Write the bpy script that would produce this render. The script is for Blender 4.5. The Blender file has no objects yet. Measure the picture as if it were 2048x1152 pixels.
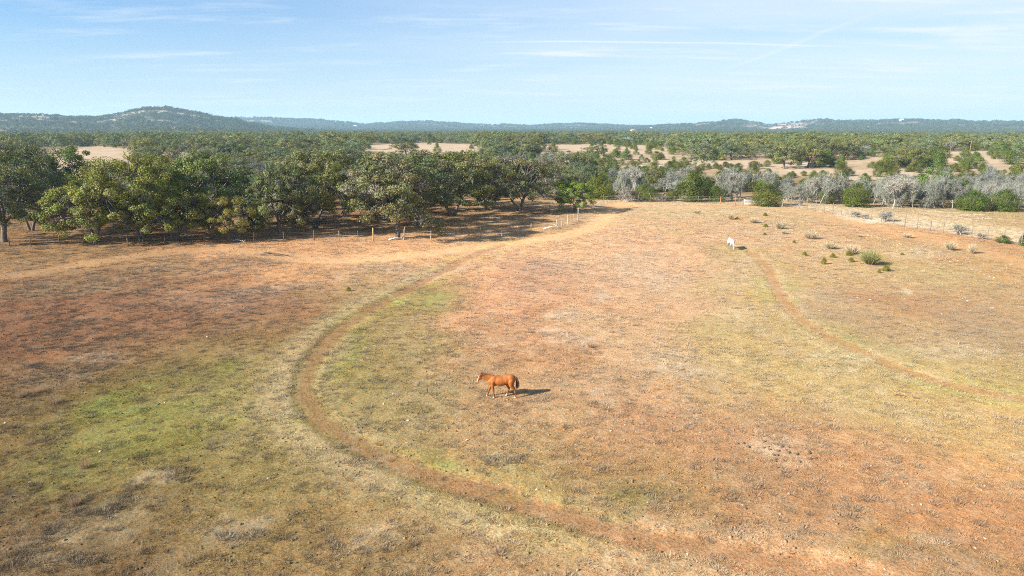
import bpy, bmesh, math, random
import numpy as np
from mathutils import Vector

# ------------------------------------------------------------------ camera, sky, sun, exposure
SC = bpy.context.scene
COL = SC.collection
rad = math.radians
CAM_H = 14.5
FPX = 2048 * 24 / 36.0
HORIZON = 256.0
PITCH = math.atan((576 - HORIZON) / FPX)
SUN_EL = rad(28)
SHADOW = np.array([0.905, 0.425]); SHADOW /= np.linalg.norm(SHADOW)      # where shadows fall on the ground

cam_d = bpy.data.cameras.new('camera'); cam = bpy.data.objects.new('camera', cam_d); COL.objects.link(cam)
cam_d.sensor_width = 36; cam_d.lens = 24; cam_d.clip_start = 0.1; cam_d.clip_end = 40000
cam.location = (0, 0, CAM_H); cam.rotation_euler = (math.pi / 2 - PITCH, 0, 0)
SC.camera = cam

world = bpy.data.worlds.new('World'); SC.world = world; world.use_nodes = True
def build_sky():
    nt = world.node_tree; N = nt.nodes; L = nt.links
    for n in list(N): N.remove(n)
    out = N.new('ShaderNodeOutputWorld'); bg = N.new('ShaderNodeBackground'); bg.inputs['Strength'].default_value = 0.05
    sky = N.new('ShaderNodeTexSky'); sky.sky_type = 'NISHITA'; sky.sun_disc = False
    sky.sun_elevation = SUN_EL; sky.sun_rotation = math.atan2(-SHADOW[0], -SHADOW[1])
    sky.altitude = 300; sky.air_density = 1.0; sky.dust_density = 0.6; sky.ozone_density = 2.0
    def math_(op, a, b=None, c=None, clamp=False):
        m = N.new('ShaderNodeMath'); m.operation = op; m.use_clamp = clamp
        for i, v in enumerate((a, b, c)):
            if v is None: continue
            if isinstance(v, (int, float)): m.inputs[i].default_value = v
            else: L.new(v, m.inputs[i])
        return m.outputs[0]
    tc = N.new('ShaderNodeTexCoord'); sp = N.new('ShaderNodeSeparateXYZ'); L.new(tc.outputs['Generated'], sp.inputs[0])
    x, y, z = sp.outputs
    zz = math_('MAXIMUM', z, 0.004)
    # direction projected on a high flat cloud layer (curved a little so the horizon stays finite)
    den = math_('ADD', zz, 0.06)
    u = math_('DIVIDE', x, den); v = math_('DIVIDE', y, den)
    def noise(scale, su, sv, det, rough, off=0.0):
        cb = N.new('ShaderNodeCombineXYZ')
        L.new(math_('MULTIPLY', u, su), cb.inputs[0]); L.new(math_('MULTIPLY', v, sv), cb.inputs[1]); cb.inputs[2].default_value = off
        t = N.new('ShaderNodeTexNoise'); t.inputs['Scale'].default_value = scale; t.inputs['Detail'].default_value = det
        t.inputs['Roughness'].default_value = rough; L.new(cb.outputs[0], t.inputs['Vector']); return t.outputs['Fac']
    def ramp(val, lo, hi):
        m = N.new('ShaderNodeMapRange'); m.interpolation_type = 'SMOOTHSTEP'
        m.inputs['From Min'].default_value = lo; m.inputs['From Max'].default_value = hi
        L.new(val, m.inputs['Value']); return m.outputs[0]
    # thin cirrus veil, thicker towards the east
    east = ramp(x, -0.75, 0.62)
    veil_n = ramp(noise(0.55, 0.5, 1.0, 5, 0.55, 3.1), 0.25, 0.75)
    veil = math_('MULTIPLY', east, math_('MULTIPLY_ADD', veil_n, 0.55, 0.45))
    wisp = ramp(noise(1.3, 0.55, 1.5, 9, 0.62, 8.2), 0.50, 0.80)
    wisp2 = ramp(noise(3.0, 0.5, 1.7, 10, 0.68, 1.7), 0.56, 0.9)
    streaks = math_('ADD', math_('MULTIPLY', wisp, 0.62), math_('MULTIPLY', wisp2, 0.22))
    # contrails: straight lines on the cloud layer   a*u + b*v = c   from one end to the other along the line
    def contrail(p, q, w, amt):
        dx, dy = q[0] - p[0], q[1] - p[1]; ln = math.hypot(dx, dy); dx /= ln; dy /= ln
        wob = math_('MULTIPLY', math_('SUBTRACT', noise(1.2, 1, 1, 3, 0.5, 5.5), 0.5), w * 2.0)
        d = math_('ABSOLUTE', math_('ADD', wob, math_('ADD', math_('MULTIPLY', u, -dy), math_('MULTIPLY_ADD', v, dx, p[0] * dy - p[1] * dx))))
        t = math_('ADD', math_('MULTIPLY', u, dx), math_('MULTIPLY_ADD', v, dy, -p[0] * dx - p[1] * dy))
        e = math_('MULTIPLY', ramp(t, 0, ln * 0.3), math_('SUBTRACT', 1.0, ramp(t, ln * 0.75, ln)))
        return math_('MULTIPLY', math_('MULTIPLY', math_('SUBTRACT', 1.0, ramp(d, 0.0, w)), e), amt)
    def uv_of(px, py):
        a = (px - 1024) / FPX; b = (576 - py) / FPX
        d = Vector((a, math.cos(PITCH) + b * math.sin(PITCH), -math.sin(PITCH) + b * math.cos(PITCH))).normalized()
        k = max(d.z, 0.004) + 0.06
        return (d.x / k, d.y / k)
    trails = contrail(uv_of(900, 84), uv_of(1760, 94), 0.055, 0.42)
    trails = math_('ADD', trails, contrail(uv_of(1030, 106), uv_of(1420, 97), 0.05, 0.22))
    trails = math_('ADD', trails, contrail(uv_of(1420, 150), uv_of(1790, 12), 0.06, 0.17))
    cl = math_('ADD', math_('ADD', math_('MULTIPLY', veil, 0.88), streaks), trails, clamp=True)
    fade = ramp(z, -0.01, 0.05)
    cl = math_('MULTIPLY', cl, math_('MULTIPLY_ADD', fade, 0.7, 0.3), clamp=True)
    wb = N.new('ShaderNodeMix'); wb.data_type = 'RGBA'; wb.blend_type = 'MULTIPLY'; wb.inputs[0].default_value = 1          # cool white balance of the photograph
    L.new(sky.outputs[0], wb.inputs[6]); wb.inputs[7].default_value = (0.33, 0.79, 1.20, 1)
    low = math_('MULTIPLY', math_('POWER', math_('SUBTRACT', 1.0, ramp(z, -0.06, 0.25)), 1.15), 0.92)                      # pale haze low in the sky, all round
    hm = N.new('ShaderNodeMix'); hm.data_type = 'RGBA'; L.new(low, hm.inputs[0]); L.new(wb.outputs[2], hm.inputs[6]); hm.inputs[7].default_value = (5.6, 6.25, 6.8, 1)
    mx = N.new('ShaderNodeMix'); mx.data_type = 'RGBA'
    L.new(cl, mx.inputs[0]); L.new(hm.outputs[2], mx.inputs[6]); mx.inputs[7].default_value = (6.1, 6.7, 7.1, 1)
    L.new(mx.outputs[2], bg.inputs['Color']); L.new(bg.outputs[0], out.inputs['Surface'])
build_sky()

sun_d = bpy.data.lights.new('sun', 'SUN'); sun = bpy.data.objects.new('sun', sun_d); COL.objects.link(sun)
sun_d.energy = 5.0; sun_d.angle = rad(0.53); sun_d.color = (1.0, 0.93, 0.82)
to_sun = Vector((-SHADOW[0] * math.cos(SUN_EL), -SHADOW[1] * math.cos(SUN_EL), math.sin(SUN_EL)))
sun.rotation_euler = to_sun.to_track_quat('Z', 'Y').to_euler()

SC.view_settings.view_transform = 'Standard'; SC.view_settings.look = 'None'
SC.view_settings.gamma = 1; SC.view_settings.use_curve_mapping = False
SC.view_settings.exposure = 1.5
SC.render.engine = 'CYCLES'
SC.cycles.use_denoising = False; SC.cycles.denoiser = 'OPENIMAGEDENOISE'; SC.cycles.denoising_prefilter = 'ACCURATE'
SC.cycles.filter_width = 1.0; SC.cycles.use_adaptive_sampling = False; SC.cycles.max_bounces = 6; SC.cycles.diffuse_bounces = 3; SC.cycles.transmission_bounces = 3
SC.cycles.volume_bounces = 1; SC.cycles.transparent_max_bounces = 4
SC.cycles.caustics_reflective = False; SC.cycles.caustics_refractive = False

RNG = np.random.default_rng(7)
ALB = np.array([0.605, 0.578, 0.535])                                  # displayed colour -> base colour

def lin(c):
    c = np.asarray(c, float) / 255.0
    return np.where(c <= 0.04045, c / 12.92, ((c + 0.055) / 1.055) ** 2.4)

# ------------------------------------------------------------------ numpy noise
def _hash(ix, iy, s):
    h = (ix.astype(np.int64) * 374761393 + iy.astype(np.int64) * 668265263 + s * 1442695041) & 0xFFFFFFFF
    h = ((h ^ (h >> 13)) * 1274126177) & 0xFFFFFFFF
    return ((h ^ (h >> 16)) & 0xFFFFFF) / float(0xFFFFFF)
def vnoise(x, y, s=0):
    x = np.asarray(x, float); y = np.asarray(y, float)
    ix = np.floor(x); iy = np.floor(y); fx = x - ix; fy = y - iy
    fx = fx * fx * (3 - 2 * fx); fy = fy * fy * (3 - 2 * fy)
    a = _hash(ix, iy, s); b = _hash(ix + 1, iy, s); c = _hash(ix, iy + 1, s); d = _hash(ix + 1, iy + 1, s)
    return (a * (1 - fx) + b * fx) * (1 - fy) + (c * (1 - fx) + d * fx) * fy
def fbm(x, y, octv=4, s=0, gain=0.5):
    t = 0; a = 1; n = 0
    for o in range(octv):
        t = t + a * vnoise(x * 2 ** o + 13.7 * o, y * 2 ** o - 7.3 * o, s + o); n += a; a *= gain
    return t / n
def sstep(a, b, x):
    t = np.clip((np.asarray(x, float) - a) / (b - a), 0, 1); return t * t * (3 - 2 * t)

# ------------------------------------------------------------------ terrain
def ridge_z(px, py, dist, tree=6.0):
    a = (px - 1024) / FPX; b = (576 - py) / FPX
    dx, dy, dz = a, math.cos(PITCH) + b * math.sin(PITCH), -math.sin(PITCH) + b * math.cos(PITCH)
    return math.degrees(math.atan2(dx, dy)), CAM_H + dist * dz / math.hypot(dx, dy) - tree
RIDGES = []
def ridge(dist, wn, wf, tab):
    pts = sorted(ridge_z(px, py, dist) for px, py in tab)
    RIDGES.append((dist, wn, wf, np.array([p[0] for p in pts]), np.array([p[1] for p in pts])))
ridge(2300, 680, 500, [(-700, 236), (-300, 222), (0, 225), (60, 226), (130, 230), (200, 231), (235, 226), (262, 219), (290, 214.5), (340, 213.5), (372, 217), (400, 223),
                      (430, 230), (480, 238), (540, 249), (620, 258), (760, 262), (2600, 262)])
ridge(4300, 800, 600, [(-700, 240), (0, 238), (420, 238), (480, 234), (520, 233.5), (580, 236), (640, 239), (700, 244), (730, 247.5), (800, 243), (860, 241), (910, 245),
                       (960, 248), (1010, 248), (1060, 251), (1090, 248), (1150, 246), (1200, 247), (1260, 251), (1330, 249), (1500, 252), (2600, 252)])
ridge(3500, 700, 600, [(-700, 262), (1150, 262), (1290, 252), (1330, 249), (1400, 245), (1440, 241.5), (1480, 239), (1505, 243), (1540, 248.5), (1580, 244), (1640, 238),
                       (1700, 239.5), (1750, 240), (1800, 238), (1860, 239), (1900, 239.5), (1960, 242), (2010, 243), (2048, 242), (2300, 236), (2700, 240)])
PR_R = np.array([0, 130, 165, 200, 240, 330, 450, 600, 900, 1300, 1800, 3000, 9000.])
PR_H = np.array([0, 0, -0.7, -0.9, 0.5, 3.0, 3.6, 3.0, 0.8, -1.0, 0.0, 1.0, 0.])
PATHS = {}
def seg_dist(x, y, pts):
    best = np.full(np.shape(x), 1e9); tt = np.zeros(np.shape(x)); acc = 0.0
    for (ax, ay), (bx, by) in zip(pts[:-1], pts[1:]):
        dx, dy = bx - ax, by - ay; l2 = dx * dx + dy * dy + 1e-9
        t = np.clip(((x - ax) * dx + (y - ay) * dy) / l2, 0, 1)
        d = np.hypot(x - ax - t * dx, y - ay - t * dy); m = d < best
        best = np.where(m, d, best); tt = np.where(m, acc + t * math.sqrt(l2), tt); acc += math.sqrt(l2)
    return best, tt
def height(x, y, fine=True):
    x = np.asarray(x, float); y = np.asarray(y, float)
    r = np.hypot(x, y); az = np.degrees(np.arctan2(x, y))
    h = np.interp(r, PR_R, PR_H)
    far = sstep(150, 320, r)
    h = h + far * (fbm(x / 140, y / 140, 3, 11) - 0.5) * 2.2
    h = h + (1 - far) * (fbm(x / 22, y / 22, 3, 5) - 0.5) * 0.5 + (1 - sstep(60, 170, r)) * (fbm(x / 3.2, y / 3.2, 3, 9) - 0.5) * 0.16
    up = np.zeros_like(r)
    for dist, wn, wf, A, Z in (RIDGES if np.max(r) > 900 else ()):
        zr = np.interp(az, A, Z) + (fbm(az * 1.3 + 50, az * 0 + dist / 100, 4, 27) - .5) * 9
        w = np.where(r < dist, wn, wf)
        prof = np.exp(-((r - dist) / w) ** 2)
        prof = np.where(r < dist, 0.62 * prof + 0.38 * np.exp(-((r - dist) / (w * 0.5)) ** 2), prof)
        gully = 1 + (fbm(x / 260, y / 260, 4, 21) - 0.5) * 1.5 * (1 - prof)
        up = np.maximum(up, np.maximum(zr, 0) * prof * gully)
    h = np.where(r > 900, np.maximum(h, up), h)
    if fine and np.min(r) < 170:
        for P in PATHS.values():
            d, _ = seg_dist(x, y, P['pts']); h = h - P['depth'] * (1 - sstep(P['w'] * 0.4, P['w'] * 0.9, d))
    return h
def ray(px, py):
    a = (px - 1024) / FPX; b = (576 - py) / FPX
    d = np.array([a, math.cos(PITCH) + b * math.sin(PITCH), -math.sin(PITCH) + b * math.cos(PITCH)]); return d / np.linalg.norm(d)
def at(px, py, far=6000):
    """ground point seen in the photograph's pixel (2048 x 1152)"""
    d = ray(px, py); t = np.linspace(12, 400, 800) if py > 330 else np.concatenate([np.linspace(100, 400, 500), np.geomspace(401, far, 1600)])
    z = CAM_H + d[2] * t; g = height(d[0] * t, d[1] * t, False); k = np.nonzero(z < g)[0]
    if len(k) == 0: k = [np.argmin(z - g)]
    i = k[0]
    t0 = t[max(i - 1, 0)]; t1 = t[i]
    f0 = CAM_H + d[2] * t0 - height(d[0] * t0, d[1] * t0, False); f1 = z[i] - g[i]
    tt = t0 + (t1 - t0) * (f0 / (f0 - f1) if f0 > f1 and f0 > 0 else 0)
    x, y = float(d[0] * tt), float(d[1] * tt)
    return x, y, float(height(x, y))
def proj(x, y, z):
    x = np.asarray(x, float); zc = np.asarray(z, float) - CAM_H
    f = y * math.cos(PITCH) - zc * math.sin(PITCH); u = y * math.sin(PITCH) + zc * math.cos(PITCH)
    f = np.where(f < 0.1, 0.1, f)
    return 1024 + FPX * x / f, 576 - FPX * u / f

def smooth_poly(pts, n=6):
    out = []
    for i in range(len(pts) - 1):
        p0 = pts[max(i - 1, 0)]; p1 = pts[i]; p2 = pts[i + 1]; p3 = pts[min(i + 2, len(pts) - 1)]
        for k in range(n):
            t = k / n
            out.append(tuple(0.5 * (2 * p1[j] + (p2[j] - p0[j]) * t + (2 * p0[j] - 5 * p1[j] + 4 * p2[j] - p3[j]) * t * t + (3 * p1[j] - p0[j] - 3 * p2[j] + p3[j]) * t ** 3) for j in range(2)))
    out.append(tuple(pts[-1])); return out
def path(name, pix, w, depth, colour, tracks=None):
    pts = smooth_poly([at(*p)[:2] for p in pix], 5)
    PATHS[name] = dict(pts=pts, w=w, depth=0.0, colour=colour, real_depth=depth, tracks=tracks)
path('dirt_track', [(-120, 560), (60, 545), (180, 525), (300, 508), (420, 497), (520, 506), (620, 518), (720, 518), (820, 509), (920, 497), (1020, 486), (1110, 473), (1170, 459), (1205, 440), (1228, 420), (1250, 404)], 4.2, 0.10, (238, 196, 146), 1.0)
path('path', [(1010, 487), (940, 515), (870, 550), (800, 586), (740, 618), (690, 652), (650, 690), (622, 725), (610, 765), (616, 802), (645, 838), (700, 878), (780, 918), (860, 950), (960, 980), (1080, 1015), (1200, 1050), (1330, 1085), (1480, 1110), (1650, 1140), (1800, 1175)], 1.15, 0.08, (152, 112, 78))
path('path.001', [(1310, 458), (1390, 474), (1450, 487), (1500, 504), (1535, 535), (1552, 570), (1572, 605), (1605, 640), (1660, 675), (1730, 706), (1810, 740), (1900, 768), (1980, 785), (2100, 806)], 1.05, 0.06, (194, 144, 96))
path('dirt_track.001', [(1210, 411), (1330, 415), (1460, 412), (1560, 416), (1680, 438), (1790, 462), (1900, 486), (2010, 515), (2120, 545)], 5.0, 0.05, (222, 174, 120))
for P in PATHS.values(): P['depth'] = P['real_depth']

# ------------------------------------------------------------------ ground colour
XS = [0, 256, 512, 768, 1024, 1280, 1536, 1792, 2048]
ROWS = {  # soil and grass tones, with some left-to-right light falloff painted in
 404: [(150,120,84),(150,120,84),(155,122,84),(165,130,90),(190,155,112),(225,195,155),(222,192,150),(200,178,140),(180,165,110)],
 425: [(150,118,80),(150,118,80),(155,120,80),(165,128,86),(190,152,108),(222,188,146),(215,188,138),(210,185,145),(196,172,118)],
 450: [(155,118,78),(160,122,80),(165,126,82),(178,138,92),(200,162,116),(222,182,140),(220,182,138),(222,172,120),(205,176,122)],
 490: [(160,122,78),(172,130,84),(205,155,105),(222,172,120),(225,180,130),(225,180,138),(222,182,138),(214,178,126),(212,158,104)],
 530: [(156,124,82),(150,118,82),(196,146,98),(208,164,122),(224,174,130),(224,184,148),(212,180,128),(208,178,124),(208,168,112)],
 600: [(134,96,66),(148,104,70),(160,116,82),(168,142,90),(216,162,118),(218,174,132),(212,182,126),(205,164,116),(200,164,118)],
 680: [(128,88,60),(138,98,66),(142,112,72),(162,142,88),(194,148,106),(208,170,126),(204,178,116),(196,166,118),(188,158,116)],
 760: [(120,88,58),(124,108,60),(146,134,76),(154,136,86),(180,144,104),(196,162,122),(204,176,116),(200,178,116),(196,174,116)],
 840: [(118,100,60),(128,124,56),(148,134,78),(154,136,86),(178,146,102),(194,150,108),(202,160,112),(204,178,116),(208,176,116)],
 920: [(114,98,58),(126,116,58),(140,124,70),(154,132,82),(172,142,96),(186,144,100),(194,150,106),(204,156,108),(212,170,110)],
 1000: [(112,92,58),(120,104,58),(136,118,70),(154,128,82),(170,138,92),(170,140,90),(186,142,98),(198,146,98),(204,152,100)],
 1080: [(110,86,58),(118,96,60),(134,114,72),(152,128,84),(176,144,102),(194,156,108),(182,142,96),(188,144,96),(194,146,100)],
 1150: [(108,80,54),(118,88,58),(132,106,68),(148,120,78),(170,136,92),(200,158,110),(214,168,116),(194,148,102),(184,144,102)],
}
SAMP_XY = []; SAMP_C = []
for ry, row in ROWS.items():
    for cx, c in zip(XS, row):
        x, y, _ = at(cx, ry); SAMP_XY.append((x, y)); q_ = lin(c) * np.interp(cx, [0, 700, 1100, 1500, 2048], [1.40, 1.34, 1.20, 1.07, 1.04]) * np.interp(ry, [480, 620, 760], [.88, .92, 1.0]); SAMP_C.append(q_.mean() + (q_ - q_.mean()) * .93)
SAMP_XY = np.array(SAMP_XY); SAMP_C = np.array(SAMP_C)
def lp(x, y):
    r = np.hypot(x, y); return np.stack([np.arctan2(x, y) * 5.0, np.log(r) * 3.6], -1)
SAMP_L = lp(SAMP_XY[:, 0], SAMP_XY[:, 1])
# patches: photograph pixel, radii in pixels, displayed colour, strength, clump amount
PATCH = [
 (300, 850, 190, 70, (138, 140, 60), .5, 0), (230, 800, 60, 22, (128, 146, 56), .55, 0), (450, 738, 60, 16, (132, 150, 60), .55, 0), (330, 805, 70, 16, (112, 132, 66), .4, 0),
 (470, 850, 70, 45, (142, 146, 58), .5, 0), (350, 900, 90, 30, (126, 126, 44), .5, 0), (180, 930, 120, 30, (122, 118, 52), .4, 0), (560, 790, 40, 90, (168, 150, 110), .5, 0.2),
 (830, 606, 60, 16, (166, 172, 84), .6, 0), (745, 604, 40, 10, (182, 188, 100), .6, 0), (680, 640, 50, 14, (178, 172, 104), .5, 0), (730, 760, 70, 80, (138, 132, 74), .45, 0), (880, 930, 60, 20, (138, 150, 62), .55, 0),
 (1000, 975, 60, 16, (140, 148, 62), .5, 0), (720, 700, 40, 40, (150, 158, 70), .5, 0), (1300, 1000, 110, 30, (146, 134, 78), .5, 0), (1250, 1030, 60, 12, (128, 138, 66), .4, 0),
 (1150, 545, 130, 35, (205, 165, 135), .3, .7), (1080, 545, 90, 40, (196, 158, 140), .5, .9), (1200, 600, 40, 18, (214, 190, 172), .6, .5), (1150, 640, 60, 12, (226, 206, 180), .7, .5), (1120, 672, 55, 14, (218, 196, 176), .6, .5),
 (1300, 540, 60, 60, (222, 194, 166), .6, .4), (1340, 715, 90, 28, (214, 196, 168), .6, .3), (1195, 795, 36, 15, (212, 186, 160), .6, .4), (1020, 905, 52, 20, (198, 178, 138), .5, 1.0), (1560, 905, 62, 26, (224, 196, 166), .7, .6),
 (290, 985, 60, 20, (176, 158, 130), .6, .9), (500, 1025, 70, 30, (166, 150, 128), .5, .7), (150, 1060, 110, 45, (156, 142, 108), .45, 1.0), (1890, 1098, 60, 18, (206, 180, 150), .6, .5), (980, 1040, 120, 24, (206, 180, 146), .5, .4), (740, 1110, 80, 40, (176, 154, 122), .5, .7),
 (100, 760, 80, 30, (150, 128, 104), .45, .8), (210, 712, 50, 14, (168, 148, 128), .55, .8), (300, 600, 260, 60, (150, 116, 92), .3, .8), (480, 590, 130, 22, (176, 146, 124), .5, .8), (560, 575, 110, 20, (184, 156, 134), .5, .7), (420, 530, 120, 20, (150, 128, 106), .5, .8), (150, 575, 120, 16, (158, 140, 108), .5, .6), (820, 540, 110, 18, (196, 172, 146), .6, .6),
 (580, 545, 80, 24, (228, 172, 112), .6, .3), (300, 640, 120, 20, (160, 112, 76), .5, .3), (60, 640, 60, 50, (142, 98, 66), .4, .2), (1100, 620, 60, 14, (214, 156, 108), .6, 0),
 (1500, 640, 70, 50, (216, 196, 160), .5, 0), (1440, 690, 90, 50, (198, 178, 114), .5, 0), (1500, 560, 60, 22, (224, 204, 172), .5, 0), (1475, 512, 60, 8, (222, 204, 172), .5, 0), (1420, 500, 60, 12, (206, 184, 124), .5, 0),
 (1560, 740, 110, 40, (200, 176, 114), .45, 0), (1720, 690, 90, 30, (184, 174, 106), .5, 0), (1700, 640, 80, 30, (186, 160, 132), .5, .3), (1800, 600, 120, 22, (196, 146, 104), .4, .2), (1760, 572, 30, 4, (236, 220, 190), .7, 0), (1650, 590, 90, 24, (196, 172, 144), .5, .4), (1840, 545, 90, 22, (204, 186, 128), .5, 0), (1830, 508, 60, 6, (224, 208, 176), .5, 0),
 (1960, 640, 90, 40, (186, 164, 136), .5, .3), (1880, 700, 120, 20, (206, 190, 160), .5, 0), (1700, 720, 80, 10, (214, 202, 166), .6, 0), (1600, 830, 140, 30, (200, 164, 112), .4, .2), (1440, 880, 160, 50, (194, 148, 104), .5, 0), (1330, 850, 110, 30, (190, 146, 104), .5, 0), (1960, 940, 90, 40, (214, 160, 100), .5, 0), (1500, 1090, 120, 30, (224, 176, 124), .5, 0), (1230, 1068, 120, 22, (228, 180, 130), .7, 0), (1640, 1132, 170, 26, (228, 180, 128), .7, 0),
 (1720, 432, 60, 12, (226, 214, 194), .8, .2), (1800, 440, 70, 10, (228, 216, 196), .8, .2), (1880, 447, 80, 8, (230, 216, 190), .75, .2), (1960, 456, 80, 6, (226, 208, 170), .7, .2), (1660, 418, 60, 4, (224, 208, 184), .7, .2), (1840, 470, 110, 8, (222, 168, 112), .5, 0), (1700, 448, 90, 6, (226, 174, 118), .5, 0), (1920, 424, 70, 6, (196, 170, 104), .6, 0), (1950, 438, 60, 3.5, (232, 218, 190), .7, 0), (1890, 427, 40, 3, (230, 216, 190), .7, 0),
 (1330, 420, 80, 4, (198, 184, 124), .6, 0), (1420, 430, 90, 8, (206, 192, 140), .5, .2), (1300, 470, 120, 20, (226, 182, 142), .4, .6), (1640, 500, 60, 16, (236, 204, 158), .5, .4), (1730, 540, 70, 16, (228, 192, 140), .5, .3), (1900, 505, 70, 8, (206, 178, 132), .5, .3),
 (60, 510, 130, 16, (156, 124, 78), .5, .3), (220, 525, 140, 14, (190, 152, 98), .5, .2), (680, 492, 90, 10, (214, 158, 110), .5, .4),
]
PW = []
for px, py, rx, ry, c, s, cl in PATCH:
    x, y, _ = at(px, py); r = math.hypot(x, y); dep = CAM_H / math.hypot(r, CAM_H)
    PW.append((x, y, rx * r / FPX, ry * r / (FPX * dep), lin(c) * (1.2 if px < 1000 else 1.05) * (.86 if 480 < py < 660 else 1), s, cl))
CLEAR = [  # open ground among the trees beyond the field, photograph pixels
 [(700, 294), (760, 288), (850, 286), (975, 290), (955, 297), (890, 304), (830, 307), (770, 302)],
 [(1078, 290), (1180, 288), (1290, 290), (1335, 300), (1330, 309), (1250, 307), (1150, 302), (1080, 299)],
 [(1180, 320), (1330, 315), (1420, 322), (1520, 318), (1620, 324), (1640, 331), (1540, 337), (1420, 334), (1300, 331), (1200, 328)],
 [(1540, 340), (1640, 339), (1860, 341), (1880, 349), (1820, 356), (1700, 357), (1570, 350)],
 [(1692, 325), (1730, 315), (1770, 311), (1760, 318), (1720, 328)],
 [(1890, 305), (1960, 302), (2000, 308), (2050, 320), (2050, 330), (1950, 331), (1900, 318)],
 [(5, 356), (25, 322), (90, 300), (180, 292), (270, 302), (262, 314), (190, 330), (70, 338), (50, 356)],
 [(318, 306), (392, 303), (380, 313), (330, 316)],
 [(600, 290), (640, 287), (640, 292), (600, 294)],
]
CLEAR = [np.array(p, float) for p in CLEAR]
def in_poly(px, py, poly):
    res = np.zeros(np.shape(px), bool); n = len(poly)
    for i in range(n):
        x1, y1 = poly[i]; x2, y2 = poly[(i + 1) % n]
        c = ((y1 > py) != (y2 > py)) & (px < (x2 - x1) * (py - y1) / (y2 - y1 + 1e-12) + x1); res ^= c
    return res
def poly_world(poly):
    return np.array([at(a, b)[:2] for a, b in poly])
CLEAR_W = [poly_world(p) for p in CLEAR]

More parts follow.
